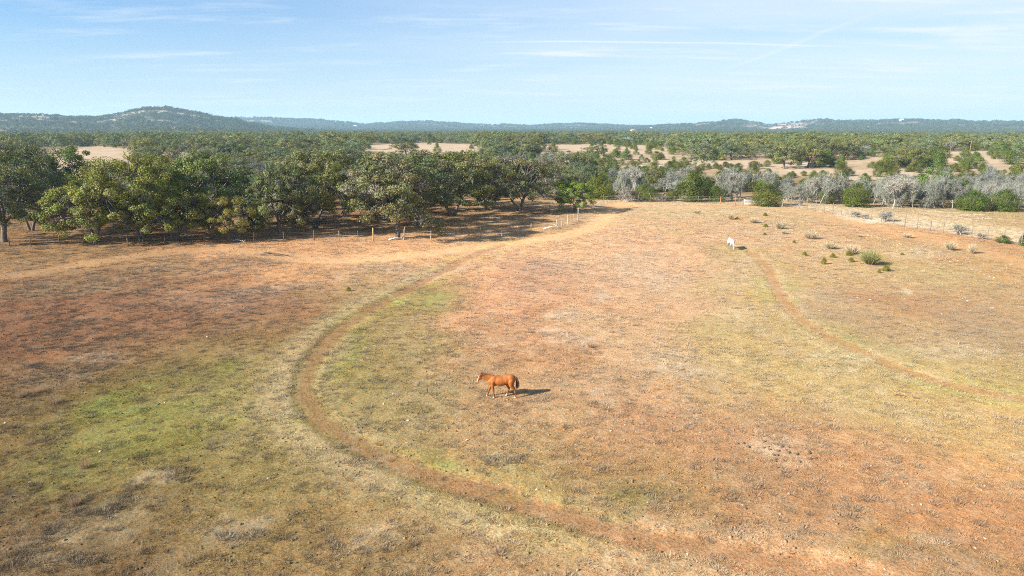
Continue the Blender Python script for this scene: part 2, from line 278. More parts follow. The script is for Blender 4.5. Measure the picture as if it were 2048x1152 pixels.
STRAW_W = poly_world(np.array([(1570, 409), (1650, 422), (1770, 443), (1900, 465), (2060, 489), (2200, 510), (2200, 480), (2060, 464), (1880, 438), (1740, 422), (1640, 411)], float))
def side_of(x, y, pts):
    best = np.full(np.shape(x), 1e9); sd = np.zeros(np.shape(x))
    for (ax, ay), (bx, by) in zip(pts[:-1], pts[1:]):
        dx, dy = bx - ax, by - ay; t = np.clip(((x - ax) * dx + (y - ay) * dy) / (dx * dx + dy * dy + 1e-9), 0, 1); d = np.hypot(x - ax - t * dx, y - ay - t * dy); m = d < best
        best = np.where(m, d, best); sd = np.where(m, -(dx * (y - ay) - dy * (x - ax)), sd)
    return sd
def ground_colour(x, y):
    x = np.asarray(x, float); y = np.asarray(y, float); r = np.hypot(x, y)
    wx = x + (fbm(x / 5, y / 5, 3, 31) - .5) * 6 * np.clip(r / 60, .3, 2); wy = y + (fbm(x / 5, y / 5, 3, 37) - .5) * 9 * np.clip(r / 60, .3, 2)
    q = lp(wx, wy); out = np.zeros(x.shape + (3,)); clump = np.full(x.shape, 0.2)
    CH = 20000
    for i in range(0, len(x), CH):
        d2 = ((q[i:i + CH, None, :] - SAMP_L[None]) ** 2).sum(-1)
        w = np.exp(-d2 / (2 * 0.30 ** 2)) + 1e-9 / (d2 + 0.05); out[i:i + CH] = (w[..., None] * SAMP_C[None]).sum(1) / w.sum(1)[:, None]
    # soil / dead grass / green growth mottling
    n1 = fbm(x / 1.6, y / 1.6, 4, 41); n2 = fbm(x / 4.5 + 9, y / 4.5, 4, 43); n3 = fbm(x / 0.55, y / 0.55, 3, 47)
    lum = out.mean(-1, keepdims=True)
    soil = out * np.array([1.06, .97, .86]); dead = .4 * out + .6 * lum * np.array([1.30, 1.06, .76]); green = out * np.array([.94, 1.0, .84])
    a = sstep(.48, .68, n2)[:, None] * .55; out = out * (1 - a) + soil * a
    a = sstep(.50, .66, .55 * n1 + .45 * n3)[:, None] * .5; out = out * (1 - a) + dead * a
    g = sstep(.5, .72, fbm(x / 7 - 31, y / 7 + 12, 4, 53))[:, None] * .35; out = out * (1 - g) + green * g
    for X, Y, A, B, c, s, cl in PW:
        e = np.sqrt(((wx - X) / A) ** 2 + ((wy - Y) / B) ** 2)
        m = s * (1 - sstep(.35, 1.25, e + (n1 - .5) * .9))
        m = m * (.45 + .75 * sstep(.36, .62, n3 * .6 + n1 * .4))
        c = c * np.array([1.0, .97, .90]); c = c.mean() + (c - c.mean()) * .88
        out = out * (1 - m[:, None]) + c * m[:, None]; clump = np.maximum(clump, cl * (1 - sstep(.6, 1.3, e)))
    out = out * (1 + (n3[:, None] - .5) * .35)
    # worn ground
    for nm, P in PATHS.items():
        d, t = seg_dist(x, y, P['pts']); L = t.max() if len(t) else 1
        w = P['w'] * (1 + (fbm(x / 2.2, y / 2.2, 3, 61) - .5) * .9)
        if nm == 'path': w = w * (1 + 1.7 * sstep(72, 105, t))
        c = lin(P['colour'])
        if nm == 'path': c = c[None] * (1 + .75 * sstep(60, 95, t) + 0.45 * (1 - sstep(4, 26, t)))[:, None]
        else: c = np.broadcast_to(c, out.shape)
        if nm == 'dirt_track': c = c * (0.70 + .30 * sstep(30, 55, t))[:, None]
        k = (1 - sstep(.12, .70, d / w + (n1 - .5) * .4 + (n3 - .5) * .5)) * (.95 if nm.startswith('dirt') else .58)
        if nm == 'dirt_track.001': k = k * .6
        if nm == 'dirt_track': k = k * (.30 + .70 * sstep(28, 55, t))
        c = c * (1 + (n3[:, None] - .5) * .22)
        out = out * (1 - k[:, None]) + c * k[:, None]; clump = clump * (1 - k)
        if nm.startswith('path'):            # greener verge beside the worn line
            sh = sstep(.6, .9, d / w) * (1 - sstep(1.1, 1.9, d / w)) * .35; out = out * (1 - sh[:, None]) + (out * .5 + lum * np.array([.66, .56, .40])) * 1.12 * sh[:, None]
            g = sstep(.55, .8, d / w) * (1 - sstep(1.0, 3.2, d / w)) * sstep(.42, .62, n2) * .5
            out = out * (1 - g[:, None]) + out * np.array([.80, 1.0, .52]) * g[:, None]
    dd, tt = seg_dist(x, y, PATHS['path']['pts'])
    side = side_of(x, y, PATHS['path']['pts'])
    sh = sstep(.7, 1.3, dd) * (1 - sstep(1.9, 3.4, dd + (n1 - .5) * 1.6)) * (side > 0) * sstep(14, 24, tt) * (1 - sstep(62, 84, tt)) * .52
    out = out * (1 - sh[:, None]) + lin((200, 180, 138)) * sh[:, None]
    st = in_poly(wx * .35 + x * .65, wy * .35 + y * .65, STRAW_W).astype(float) * .92 * (.5 + .6 * sstep(.35, .6, n1)); out = out * (1 - st[:, None]) + lin((230, 216, 190)) * st[:, None]
    # beyond the field
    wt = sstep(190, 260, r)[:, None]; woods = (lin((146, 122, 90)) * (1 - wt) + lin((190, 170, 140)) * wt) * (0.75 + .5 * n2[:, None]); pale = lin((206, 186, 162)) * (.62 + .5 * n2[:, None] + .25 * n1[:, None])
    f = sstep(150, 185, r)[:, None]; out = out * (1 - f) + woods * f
    for pw in CLEAR_W:
        c0 = pw.mean(0); pe = c0 + (pw - c0) * 1.12
        m = in_poly(wx, wy, pe).astype(float)[:, None] * f; out = out * (1 - m) + pale * m
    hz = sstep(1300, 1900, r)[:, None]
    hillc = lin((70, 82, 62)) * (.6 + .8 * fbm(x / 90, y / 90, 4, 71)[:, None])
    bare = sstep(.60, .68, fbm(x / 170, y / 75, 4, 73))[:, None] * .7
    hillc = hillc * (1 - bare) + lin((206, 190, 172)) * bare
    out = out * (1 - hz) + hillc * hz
    az = np.degrees(np.arctan2(x, y)); q_ = np.exp(-((az - 20.8) / 2.2) ** 2) * sstep(2500, 2800, r) * (1 - sstep(3300, 3500, r)) * sstep(.40, .52, fbm(x / 60, y / 60, 4, 77))
    out = out * (1 - q_[:, None]) + lin((222, 202, 196)) * q_[:, None]
    lu = out.mean(-1, keepdims=True); out = lu + (out - lu) * .86
    return np.clip(out * ALB, 0.004, .8), clump

# ------------------------------------------------------------------ mesh + material helpers
def mesh_np(name, V, quads=None, tris=None, col=None, mat=None, smooth=False, uvnoise=None):
    me = bpy.data.meshes.new(name); V = np.asarray(V, np.float32)
    q = np.asarray(quads, np.int32).reshape(-1, 4) if quads is not None and len(quads) else np.zeros((0, 4), np.int32)
    t = np.asarray(tris, np.int32).reshape(-1, 3) if tris is not None and len(tris) else np.zeros((0, 3), np.int32)
    me.vertices.add(len(V)); me.vertices.foreach_set('co', V.ravel())
    nl = q.size + t.size; me.loops.add(nl); me.loops.foreach_set('vertex_index', np.concatenate([q.ravel(), t.ravel()]))
    me.polygons.add(len(q) + len(t))
    st = np.concatenate([np.arange(len(q)) * 4, q.size + np.arange(len(t)) * 3]).astype(np.int32)
    me.polygons.foreach_set('loop_start', st)
    if smooth: me.polygons.foreach_set('use_smooth', np.ones(len(st), bool))
    if col is not None:
        a = me.color_attributes.new('col', 'FLOAT_COLOR', 'POINT'); c = np.ones((len(V), 4), np.float32); c[:, :3] = col; a.data.foreach_set('color', c.ravel())
    if mat: me.materials.append(mat)
    me.update(); me.validate(); return me
def link(name, me, parent=None, loc=None, col=COL):
    o = bpy.data.objects.new(name, me); col.objects.link(o)
    if parent: o.parent = parent
    if loc is not None: o.location = loc
    return o
def tag(o, label=None, cat=None, group=None, kind=None):
    if label: o['label'] = label
    if cat: o['category'] = cat
    if group: o['group'] = group
    if kind: o['kind'] = kind
    return o
def empty(name, loc, rz=0.0):
    o = bpy.data.objects.new(name, None); COL.objects.link(o); o.location = loc; o.rotation_euler = (0, 0, rz); o.empty_display_size = .3; return o
class MB:
    def __init__(s): s.V = []; s.Q = []; s.T = []; s.C = []; s.n = 0; s.c = (.5, .5, .5)
    def add(s, V, Q=None, T=None, C=None):
        V = np.asarray(V, float).reshape(-1, 3)
        if Q is not None and len(Q): s.Q.append(np.asarray(Q, int).reshape(-1, 4) + s.n)
        if T is not None and len(T): s.T.append(np.asarray(T, int).reshape(-1, 3) + s.n)
        s.V.append(V); s.C.append(np.broadcast_to(np.asarray(s.c if C is None else C, float), (len(V), 3))); s.n += len(V)
    def tube(s, P, R, k=6, C=None, cap=True):
        P = np.asarray(P, float); n = len(P); R = np.broadcast_to(np.asarray(R, float), (n,))
        V = []; T0 = None
        for i in range(n):
            d = P[min(i + 1, n - 1)] - P[max(i - 1, 0)]; d = d / (np.linalg.norm(d) + 1e-9)
            a = np.cross(d, [0, 0, 1.0]) if abs(d[2]) < .95 else np.cross(d, [1.0, 0, 0])
            if T0 is not None:
                b = T0 - d * np.dot(T0, d)
                if np.linalg.norm(b) > 1e-3: a = b
            a /= np.linalg.norm(a); T0 = a; b = np.cross(d, a)
            th = np.arange(k) * 2 * math.pi / k
            V.append(P[i] + R[i] * (np.cos(th)[:, None] * a + np.sin(th)[:, None] * b))
        V = np.concatenate(V); Q = [(i * k + j, i * k + (j + 1) % k, (i + 1) * k + (j + 1) % k, (i + 1) * k + j) for i in range(n - 1) for j in range(k)]
        T = []
        if cap:
            V = np.concatenate([V, P[-1:], P[:1]]); m = n * k
            T = [((n - 1) * k + j, (n - 1) * k + (j + 1) % k, m) for j in range(k)] + [((j + 1) % k, j, m + 1) for j in range(k)]
        s.add(V, Q, T, C)
    def box(s, lo, hi, C=None):
        x0, y0, z0 = lo; x1, y1, z1 = hi
        V = [(x0, y0, z0), (x1, y0, z0), (x1, y1, z0), (x0, y1, z0), (x0, y0, z1), (x1, y0, z1), (x1, y1, z1), (x0, y1, z1)]
        s.add(V, [(0, 3, 2, 1), (4, 5, 6, 7), (0, 1, 5, 4), (1, 2, 6, 5), (2, 3, 7, 6), (3, 0, 4, 7)], None, C)
    def mesh(s, name, mat, smooth=False):
        return mesh_np(name, np.concatenate(s.V), np.concatenate(s.Q) if s.Q else None, np.concatenate(s.T) if s.T else None, np.concatenate(s.C), mat, smooth)

def mat_new(name):
    m = bpy.data.materials.new(name); m.use_nodes = True; nt = m.node_tree; b = nt.nodes['Principled BSDF']
    return m, nt, nt.nodes, nt.links, b
def mat_attr(name, rough=.8, spec=.15, noise=0, nscale=8, tint=False, attr='GEOMETRY', translucent=0.0, bump=0, bscale=20, rand=0.0):
    """base colour from the mesh colour attribute, varied by noise, by the object's own colour and by a random value per object"""
    m, nt, N, L, b = mat_new(name)
    a = N.new('ShaderNodeAttribute'); a.attribute_name = 'col'; a.attribute_type = attr; c = a.outputs['Color']
    def mul(c, src):
        mx = N.new('ShaderNodeMix'); mx.data_type = 'RGBA'; mx.blend_type = 'MULTIPLY'; mx.inputs[0].default_value = 1
        L.new(c, mx.inputs[6]); L.new(src, mx.inputs[7]); return mx.outputs[2]
    if tint == 'INST':
        a2 = N.new('ShaderNodeAttribute'); a2.attribute_name = 'tint'; a2.attribute_type = 'INSTANCER'; c = mul(c, a2.outputs['Color'])
    elif tint:
        oi = N.new('ShaderNodeObjectInfo'); c = mul(c, oi.outputs['Color'])
    if noise:
        tcn = N.new('ShaderNodeTexCoord'); t = N.new('ShaderNodeTexNoise'); t.inputs['Scale'].default_value = nscale; t.inputs['Detail'].default_value = 5
        L.new(tcn.outputs['Object'], t.inputs['Vector'])
        mr = N.new('ShaderNodeMapRange'); mr.inputs['From Min'].default_value = .25; mr.inputs['From Max'].default_value = .75; mr.inputs['To Min'].default_value = 1 - noise; mr.inputs['To Max'].default_value = 1 + noise
        L.new(t.outputs['Fac'], mr.inputs['Value']); cb = N.new('ShaderNodeCombineColor')
        for i in range(3): L.new(mr.outputs[0], cb.inputs[i])
        c = mul(c, cb.outputs[0])
        if bump:
            bp = N.new('ShaderNodeBump'); bp.inputs['Strength'].default_value = bump; bp.inputs['Distance'].default_value = .05; L.new(t.outputs['Fac'], bp.inputs['Height']); L.new(bp.outputs[0], b.inputs['Normal'])
    L.new(c, b.inputs['Base Color']); b.inputs['Roughness'].default_value = rough; b.inputs['Specular IOR Level'].default_value = spec
    if translucent:
        tr = N.new('ShaderNodeBsdfTranslucent'); L.new(c, tr.inputs['Color']); ms = N.new('ShaderNodeMixShader'); ms.inputs[0].default_value = translucent
        L.new(b.outputs[0], ms.inputs[1]); L.new(tr.outputs[0], ms.inputs[2]); L.new(ms.outputs[0], N['Material Output'].inputs['Surface'])
    return m
M_LEAF = mat_attr('leaf', .6, .25, tint=True, translucent=.30)
M_BARK = mat_attr('bark', .9, .1, noise=.35, nscale=3, bump=.6)
M_LEAF_FAR = mat_attr('leaf_far', .7, .15, tint='INST', translucent=.15)
M_GRASS = mat_attr('grass_blade', .75, .15, attr='INSTANCER', translucent=.25)
M_WOOD = mat_attr('weathered_wood', .85, .15, noise=.3, nscale=9, bump=.5)
M_METAL = mat_attr('dull_metal', .55, .4, noise=.2, nscale=6)
M_STONE = mat_attr('limestone', .9, .15, noise=.25, nscale=7, bump=.5)
M_COAT = mat_attr('horse_coat', .5, .3, noise=.22, nscale=5)
M_WALL = mat_attr('house_plaster', .8, .2, noise=.06, nscale=2)
M_STRAW = mat_attr('straw', .8, .1, translucent=.25)

def ground_material():
    m, nt, N, L, b = mat_new('dry_pasture')
    a = N.new('ShaderNodeAttribute'); a.attribute_name = 'col'
    tc = N.new('ShaderNodeTexCoord')
    def nz(scale, det, rough, stretch=None):
        t = N.new('ShaderNodeTexNoise'); t.inputs['Scale'].default_value = scale; t.inputs['Detail'].default_value = det; t.inputs['Roughness'].default_value = rough
        L.new(tc.outputs['Object'], t.inputs['Vector']); return t.outputs['Fac']
    def mr(v, lo, hi, a0, a1):
        r = N.new('ShaderNodeMapRange'); r.inputs['From Min'].default_value = lo; r.inputs['From Max'].default_value = hi; r.inputs['To Min'].default_value = a0; r.inputs['To Max'].default_value = a1
        L.new(v, r.inputs['Value']); return r.outputs[0]
    def mixm(c, v):
        cb = N.new('ShaderNodeCombineColor')
        for i in range(3): L.new(v, cb.inputs[i])
        mx = N.new('ShaderNodeMix'); mx.data_type = 'RGBA'; mx.blend_type = 'MULTIPLY'; mx.inputs[0].default_value = 1; L.new(c, mx.inputs[6]); L.new(cb.outputs[0], mx.inputs[7]); return mx.outputs[2]
    fine = nz(7.0, 6, .7); mid = nz(1.7, 5, .6); big = nz(.35, 4, .55)
    c = mixm(a.outputs['Color'], mr(fine, .3, .7, .68, 1.30)); c = mixm(c, mr(mid, .3, .7, .91, 1.09)); c = mixm(c, mr(big, .3, .7, .93, 1.07))
    def tint_by(c, v, lo, hi):
        mc = N.new('ShaderNodeMix'); mc.data_type = 'RGBA'; L.new(v, mc.inputs[0]); mc.inputs[6].default_value = (*lo, 1); mc.inputs[7].default_value = (*hi, 1)
        mx = N.new('ShaderNodeMix'); mx.data_type = 'RGBA'; mx.blend_type = 'MULTIPLY'; mx.inputs[0].default_value = 1; L.new(c, mx.inputs[6]); L.new(mc.outputs[2], mx.inputs[7]); return mx.outputs[2]
    c = tint_by(c, mr(nz(2.6, 6, .75), .40, .60, 0, 1), (1.10, .96, .84), (.93, 1.02, 1.08)); c = tint_by(c, mr(nz(13.0, 4, .7), .38, .62, 0, 1), (.82, .80, .76), (1.17, 1.17, 1.15))
    # straw litter and dark crumbs, deepened to imitate the small shadows of tussocks
    v = N.new('ShaderNodeTexVoronoi'); v.inputs['Scale'].default_value = 4.2; v.inputs['Randomness'].default_value = 1; L.new(tc.outputs['Object'], v.inputs['Vector'])
    dark = mr(v.outputs['Distance'], .06, .2, .45, 1.03); c = mixm(c, dark)
    L.new(c, b.inputs['Base Color']); b.inputs['Roughness'].default_value = .95; b.inputs['Specular IOR Level'].default_value = .05
    bp = N.new('ShaderNodeBump'); bp.inputs['Strength'].default_value = .55; bp.inputs['Distance'].default_value = .12
    ad = N.new('ShaderNodeMath'); ad.operation = 'ADD'; L.new(fine, ad.inputs[0]); L.new(mid, ad.inputs[1]); L.new(ad.outputs[0], bp.inputs['Height']); L.new(bp.outputs[0], b.inputs['Normal'])
    return m
M_GROUND = ground_material()

# ------------------------------------------------------------------ ground sheet (one disc, worn paths cut out of the same sheet)
def build_ground():
    azf = np.concatenate([np.linspace(-180, -48, 60)[:-1], np.linspace(-48, 48, 560), np.linspace(48, 180, 60)[1:-1]])
    rr = np.concatenate([[0.5, 5, 10, 14], np.geomspace(17, 190, 330), np.geomspace(194, 7000, 210)])
    A, R = np.meshgrid(np.radians(azf), rr); X = (R * np.sin(A)).ravel(); Y = (R * np.cos(A)).ravel()
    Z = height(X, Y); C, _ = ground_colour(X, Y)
    nr, na = A.shape; i, j = np.meshgrid(np.arange(nr - 1), np.arange(na), indexing='ij'); j2 = (j + 1) % na
    Q = np.stack([i * na + j, (i + 1) * na + j, (i + 1) * na + j2, i * na + j2], -1).reshape(-1, 4)[:, ::-1]
    V = np.stack([X, Y, Z], -1); cx = X[Q].mean(1); cy = Y[Q].mean(1)
    owner = np.zeros(len(Q), int); names = list(PATHS)
    for k, nm in enumerate(names):
        P = PATHS[nm]; d, t = seg_dist(cx, cy, P['pts']); owner[(d < P['w'] * .5) & (owner == 0)] = k + 1
    for k, nm in enumerate(['ground'] + names):
        q = Q[owner == k]; u, inv = np.unique(q, return_inverse=True)
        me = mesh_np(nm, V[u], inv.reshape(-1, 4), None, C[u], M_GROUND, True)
        o = link(nm.split('.')[0], me); tag(o, kind='structure')
        tag(o, {'ground': 'dry pasture of reddish soil and short grass reaching the hills', 'dirt_track': 'pale sandy farm track running beside the post fence', 'path': 'narrow brown path curving in a loop round the chestnut horse',
                'path.001': 'narrow reddish path running past the white horse', 'dirt_track.001': 'orange graded strip along the tall wire fence'}[nm])
build_ground()

# ------------------------------------------------------------------ scatter helper (geometry nodes, for uncountable stuff only)
def scatter(name, pts, rot, scl, idx, colr, protos, attr_name, label, cat):
    me = bpy.data.meshes.new(name); n = len(pts); me.vertices.add(n); me.vertices.foreach_set('co', np.asarray(pts, np.float32).ravel())
    for nm, tp, key, val in (('rot', 'FLOAT_VECTOR', 'vector', rot), ('scl', 'FLOAT_VECTOR', 'vector', scl), ('idx', 'INT', 'value', idx)):
        a = me.attributes.new(nm, tp, 'POINT'); a.data.foreach_set(key, np.asarray(val, np.int32 if tp == 'INT' else np.float32).ravel())
    a = me.attributes.new(attr_name, 'FLOAT_COLOR', 'POINT'); c = np.ones((n, 4), np.float32); c[:, :3] = colr; a.data.foreach_set('color', c.ravel())
    o = link(name, me)
    pc = bpy.data.collections.new(name + '_pieces')
    for k, (pm) in enumerate(protos): pc.objects.link(bpy.data.objects.new('%s_piece_%02d' % (name, k), pm))
    ng = bpy.data.node_groups.new(name + '_scatter', 'GeometryNodeTree')
    ng.interface.new_socket('Geometry', in_out='INPUT', socket_type='NodeSocketGeometry'); ng.interface.new_socket('Geometry', in_out='OUTPUT', socket_type='NodeSocketGeometry')
    N = ng.nodes; L = ng.links; gi = N.new('NodeGroupInput'); go = N.new('NodeGroupOutput')
    ci = N.new('GeometryNodeCollectionInfo'); ci.inputs['Collection'].default_value = pc; ci.inputs['Separate Children'].default_value = True; ci.inputs['Reset Children'].default_value = True
    ip = N.new('GeometryNodeInstanceOnPoints'); ip.inputs['Pick Instance'].default_value = True
    def na(nm, dt):
        q = N.new('GeometryNodeInputNamedAttribute'); q.data_type = dt; q.inputs['Name'].default_value = nm; return q.outputs['Attribute']
    er = N.new('FunctionNodeEulerToRotation'); L.new(na('rot', 'FLOAT_VECTOR'), er.inputs[0])
    L.new(gi.outputs[0], ip.inputs['Points']); L.new(ci.outputs[0], ip.inputs['Instance']); L.new(na('idx', 'INT'), ip.inputs['Instance Index'])
    L.new(er.outputs[0], ip.inputs['Rotation']); L.new(na('scl', 'FLOAT_VECTOR'), ip.inputs['Scale']); L.new(ip.outputs[0], go.inputs[0])
    md = o.modifiers.new('scatter', 'NODES'); md.node_group = ng
    tag(o, label, cat, kind='stuff'); return o

# ------------------------------------------------------------------ grass tufts
def blades(rng, n, h, spread, lean, w, seg=1):
    V = []; T = []
    for i in range(n):
        a = rng.uniform(0, 6.283); r = spread * math.sqrt(rng.random()); bx, by = r * math.cos(a), r * math.sin(a)
        la = a + rng.uniform(-.9, .9); hh = h * rng.uniform(.55, 1.15); ll = lean * hh * rng.uniform(.3, 1.2) + r * .4
        tx, ty = bx + ll * math.cos(la), by + ll * math.sin(la); wa = rng.uniform(0, 6.283); k = len(V)
        ww = w * rng.uniform(.7, 1.3)
        V += [(bx - ww * math.cos(wa), by - ww * math.sin(wa), -.02), (bx + ww * math.cos(wa), by + ww * math.sin(wa), -.02), (tx, ty, hh)]
        T.append((k, k + 1, k + 2))
    return V, T
def build_grass():
    rng = random.Random(3); protos = []
    for k in range(3): V, T = blades(rng, 22, .055, .14, .9, .008); protos.append(mesh_np('short_tuft', V, None, T, None, M_GRASS))
    for k in range(3): V, T = blades(rng, 80, .105, .15, .7, .0075); protos.append(mesh_np('bunch_tuft', V, None, T, None, M_GRASS))
    for k in range(2): V, T = blades(rng, 60, .34, .16, .4, .004); protos.append(mesh_np('tall_tuft', V, None, T, None, M_GRASS))
    for k in range(3):
        rc = np.random.default_rng(90 + k); b = bmesh.new(); bmesh.ops.create_icosphere(b, subdivisions=1, radius=.06)
        V = np.array([list(q.co) for q in b.verts]) * rc.uniform(.7, 1.25, (len(b.verts), 1)) * np.array([1, 1, .75]); T = [[q.index for q in f.verts] for f in b.faces]; b.free(); protos.append(mesh_np('clod', V, None, T, None, M_GRASS))
    rg = np.random.default_rng(11)
    N = 720000
    r = np.sqrt(rg.uniform(18 ** 2, 165 ** 2, N)); az = rg.uniform(-rad(43), rad(43), N)
    dens = np.where(r < 50, 1.0, (50 / r) ** 1.35) ; keep = rg.uniform(size=N) < dens
    r = r[keep]; az = az[keep]; x = r * np.sin(az); y = r * np.cos(az)
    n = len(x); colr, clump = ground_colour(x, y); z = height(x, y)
    for P in PATHS.values():
        d, _ = seg_dist(x, y, P['pts']); bad = (d < P['w'] * .42) & (rg.uniform(size=n) < .85)
        z = np.where(bad, -99, z)
    patch = fbm(x / 1.3, y / 1.3, 4, 83); m = (z > -50) & (rg.uniform(size=n) < sstep(.28, .58, patch) * .85 + .15)
    x, y, z, r, colr, clump, patch = x[m], y[m], z[m], r[m], colr[m], clump[m], patch[m]; n = len(x)
    u = rg.uniform(size=n); pc = .03 + .42 * clump * sstep(.35, .6, fbm(x / .9, y / .9, 3, 87))
    kind = np.where(u < pc, 1, 0); kind = np.where((u > .9995), 2, kind)
    px, py = proj(x, y, z)
    straw = in_poly(px, py, [(1570, 412), (1650, 420), (1770, 440), (1900, 462), (2060, 485), (2060, 462), (1880, 436), (1740, 420), (1640, 411)])
    kind = np.where(straw & (u < .5), 2, kind)
    kind = np.where((kind == 0) & (rg.uniform(size=n) < .10), 3, kind)
    idx = np.where(kind == 3, rg.integers(8, 11, n), np.where(kind == 0, rg.integers(0, 3, n), np.where(kind == 1, rg.integers(3, 6, n), rg.integers(6, 8, n))))
    grow = np.clip(r / 60, 1, 1.9); s = rg.uniform(.6, 1.35, n) * grow; s = np.where(kind == 1, s * rg.uniform(.7, 1.25, n), s); s = np.where(kind == 2, np.minimum(s, 1.2), s)
    scl = np.stack([s, s, s * rg.uniform(.7, 1.2, n) / np.sqrt(grow)], -1)
    rot = np.stack([rg.normal(0, .08, n), rg.normal(0, .08, n), rg.uniform(0, 6.283, n)], -1)
    lum = colr.mean(-1, keepdims=True)
    grey = lum * np.array([1.28, 1.08, .82]); c = colr * rg.uniform(.85, 1.45, (n, 1)); c = np.where((kind == 1)[:, None], (.4 * colr + .6 * grey) * rg.uniform(.95, 1.4, (n, 1)), c)
    c = np.where((kind == 2)[:, None], lin((226, 206, 168)) * ALB * rg.uniform(.7, 1.1, (n, 1)), c)
    c = np.where((kind == 3)[:, None], colr * rg.uniform(.6, 1.3, (n, 1)), c)
    gsel = (rg.uniform(size=n) < .10)[:, None] & (kind == 0)[:, None]; c = np.where(gsel, c * np.array([.82, 1.02, .62]), c)
    scatter('grass', np.stack([x, y, z], -1), rot, scl, idx, np.clip(c, 0, .75), protos, 'col', 'short dry grass tufts and dead bunch grass covering the pasture', 'grass')
    print('grass', n)
build_grass()

# ------------------------------------------------------------------ tree builders (a trunk mesh and a crown mesh, standing at the origin)
def leaf_cloud(rg, C, size, out_dir, colr, flat=.55):
    """quads: one bent leaf spray per centre"""
    n = len(C); nv = rg.normal(size=(n, 3)) * .75 + out_dir * 1.5 + np.array([0, 0, .3]); nv /= np.linalg.norm(nv, axis=1)[:, None]
    t = np.cross(nv, rg.normal(size=(n, 3))); t /= np.linalg.norm(t, axis=1)[:, None] + 1e-9; b = np.cross(nv, t)
    s = (size * rg.uniform(.6, 1.4, n))[:, None]
    V = np.stack([C - t * s * .5, C + b * s * flat * .5, C + t * s * .5, C - b * s * flat * .5], 1).reshape(-1, 3)
    Q = np.arange(n * 4).reshape(-1, 4); return V, Q, np.repeat(colr, 4, 0)
OAK = np.array([.114, .130, .042]); 
def make_oak(seed, H, W, ncl, nleaf, lsize, low=.22, stems=None, bark=(.13, .11, .09), moss=.18, trunk_r=.26, base_colour=OAK, fork=.24, lean=.5):
    rg = np.random.default_rng(seed); mb = MB(); mb.c = bark
    stems = stems or int(rg.integers(1, 4)); limbs = []
    a0 = rg.uniform(0, 6.28)
    for s in range(stems):
        a = a0 + s * 6.283 / stems + rg.uniform(-.5, .5); l = (lean if stems > 1 else .3 * lean) * rg.uniform(.6, 1.3)
        f = H * fork * rg.uniform(.85, 1.25); p0 = np.array([.12 * math.cos(a), .12 * math.sin(a), -.15]) * (1 if stems > 1 else .2) ; p0[2] = -.15
        p1 = p0 + np.array([math.cos(a) * l * f * .35, math.sin(a) * l * f * .35, f * .5]); p2 = p0 + np.array([math.cos(a + .3) * l * f, math.sin(a + .3) * l * f, f])
        r0 = trunk_r / math.sqrt(stems) * rg.uniform(.9, 1.15); mb.tube([p0, p0 + (p1 - p0) * .25, p1, p2], [r0 * 1.5, r0 * 1.1, r0 * .9, r0 * .75], 7)
        nl = int(rg.integers(3, 5)); 
        for k in range(nl):
            b = a + (k - nl / 2 + .5) * (2.2 if stems > 1 else 6.283 / nl) * (.8 if stems > 1 else 1) + rg.uniform(-.3, .3); reach = W * .5 * rg.uniform(.45, .8); hz = H * rg.uniform(.48, .82)
            q1 = p2 + np.array([math.cos(b) * reach * .35, math.sin(b) * reach * .35, (hz - f) * rg.uniform(.3, .55)]); q2 = p2 * .2 + np.array([math.cos(b + rg.uniform(-.4, .4)) * reach * .75, math.sin(b) * reach * .75, f + (hz - f) * .75])
            q3 = np.array([math.cos(b + rg.uniform(-.3, .3)) * reach, math.sin(b + rg.uniform(-.2, .2)) * reach, hz]); R = r0 * .55
            mb.tube([p2 - (p2 - p1) * .1, q1, q2, q3], [R, R * .75, R * .5, R * .25], 5)
            for tt in np.linspace(0, 1, 4)[1:]: limbs.append(q1 + (q2 - q1) * tt)
            for tt in np.linspace(0, 1, 4)[1:]: limbs.append(q2 + (q3 - q2) * tt)
    limbs = np.array(limbs); cz = H * .56
    d = rg.normal(size=(ncl * 3, 3)); d /= np.linalg.norm(d, axis=1)[:, None]; d = d[(d[:, 2] > -.55)][:ncl]; n = len(d)
    lump = .78 + .5 * vnoise(d[:, 0] * 1.7 + seed, d[:, 1] * 1.7 + d[:, 2] * 1.3, seed)
    fr = rg.uniform(.30, 1, n) ** .45 * lump
    C = np.stack([d[:, 0] * W * .5 * fr, d[:, 1] * W * .5 * fr, cz + d[:, 2] * fr * np.where(d[:, 2] > 0, H * .44, H * (.56 - low) * 1.6)], -1)
    C[:, 2] = np.clip(C[:, 2], H * low * .8, H * 1.02)
    for c in C:
        k = np.argmin(((limbs - c) ** 2).sum(1) + np.where(limbs[:, 2] > c[2] + .3, 3, 0)); p = limbs[k]; mid = (p + c) * .5 + rg.normal(0, .12, 3); mb.tube([p, mid, c], [.055, .04, .02], 3, cap=False)
    rc = rg.uniform(.5, 1.0, n) * (W / 9) ** .5 * 1.12 * math.sqrt(75 / ncl) ** .7
    L = []; O = []; K = []
    ctr = np.array([0, 0, cz - H * .1])
    for c, rr in zip(C, rc):
        m = max(4, int(nleaf * rg.uniform(.6, 1.4))); q = rg.normal(size=(m, 3)); q /= np.linalg.norm(q, axis=1)[:, None]; q *= rg.uniform(.15, 1, (m, 1)) ** .5; q[:, 2] *= .68
        L.append(c + q * rr); o = q + .5 * (c - ctr) / (np.linalg.norm(c - ctr) + .1); O.append(o)
        base = base_colour * rg.uniform(.72, 1.3) * np.array([rg.uniform(.9, 1.22), 1, rg.uniform(.8, 1.2)])
        if rg.uniform() < moss: base = base * .35 + np.array([.115, .11, .082]) * .8
        K.append(base[None] * rg.uniform(.7, 1.35, (m, 1)))
    V, Q, K = leaf_cloud(rg, np.concatenate(L), lsize, np.concatenate(O), np.concatenate(K))
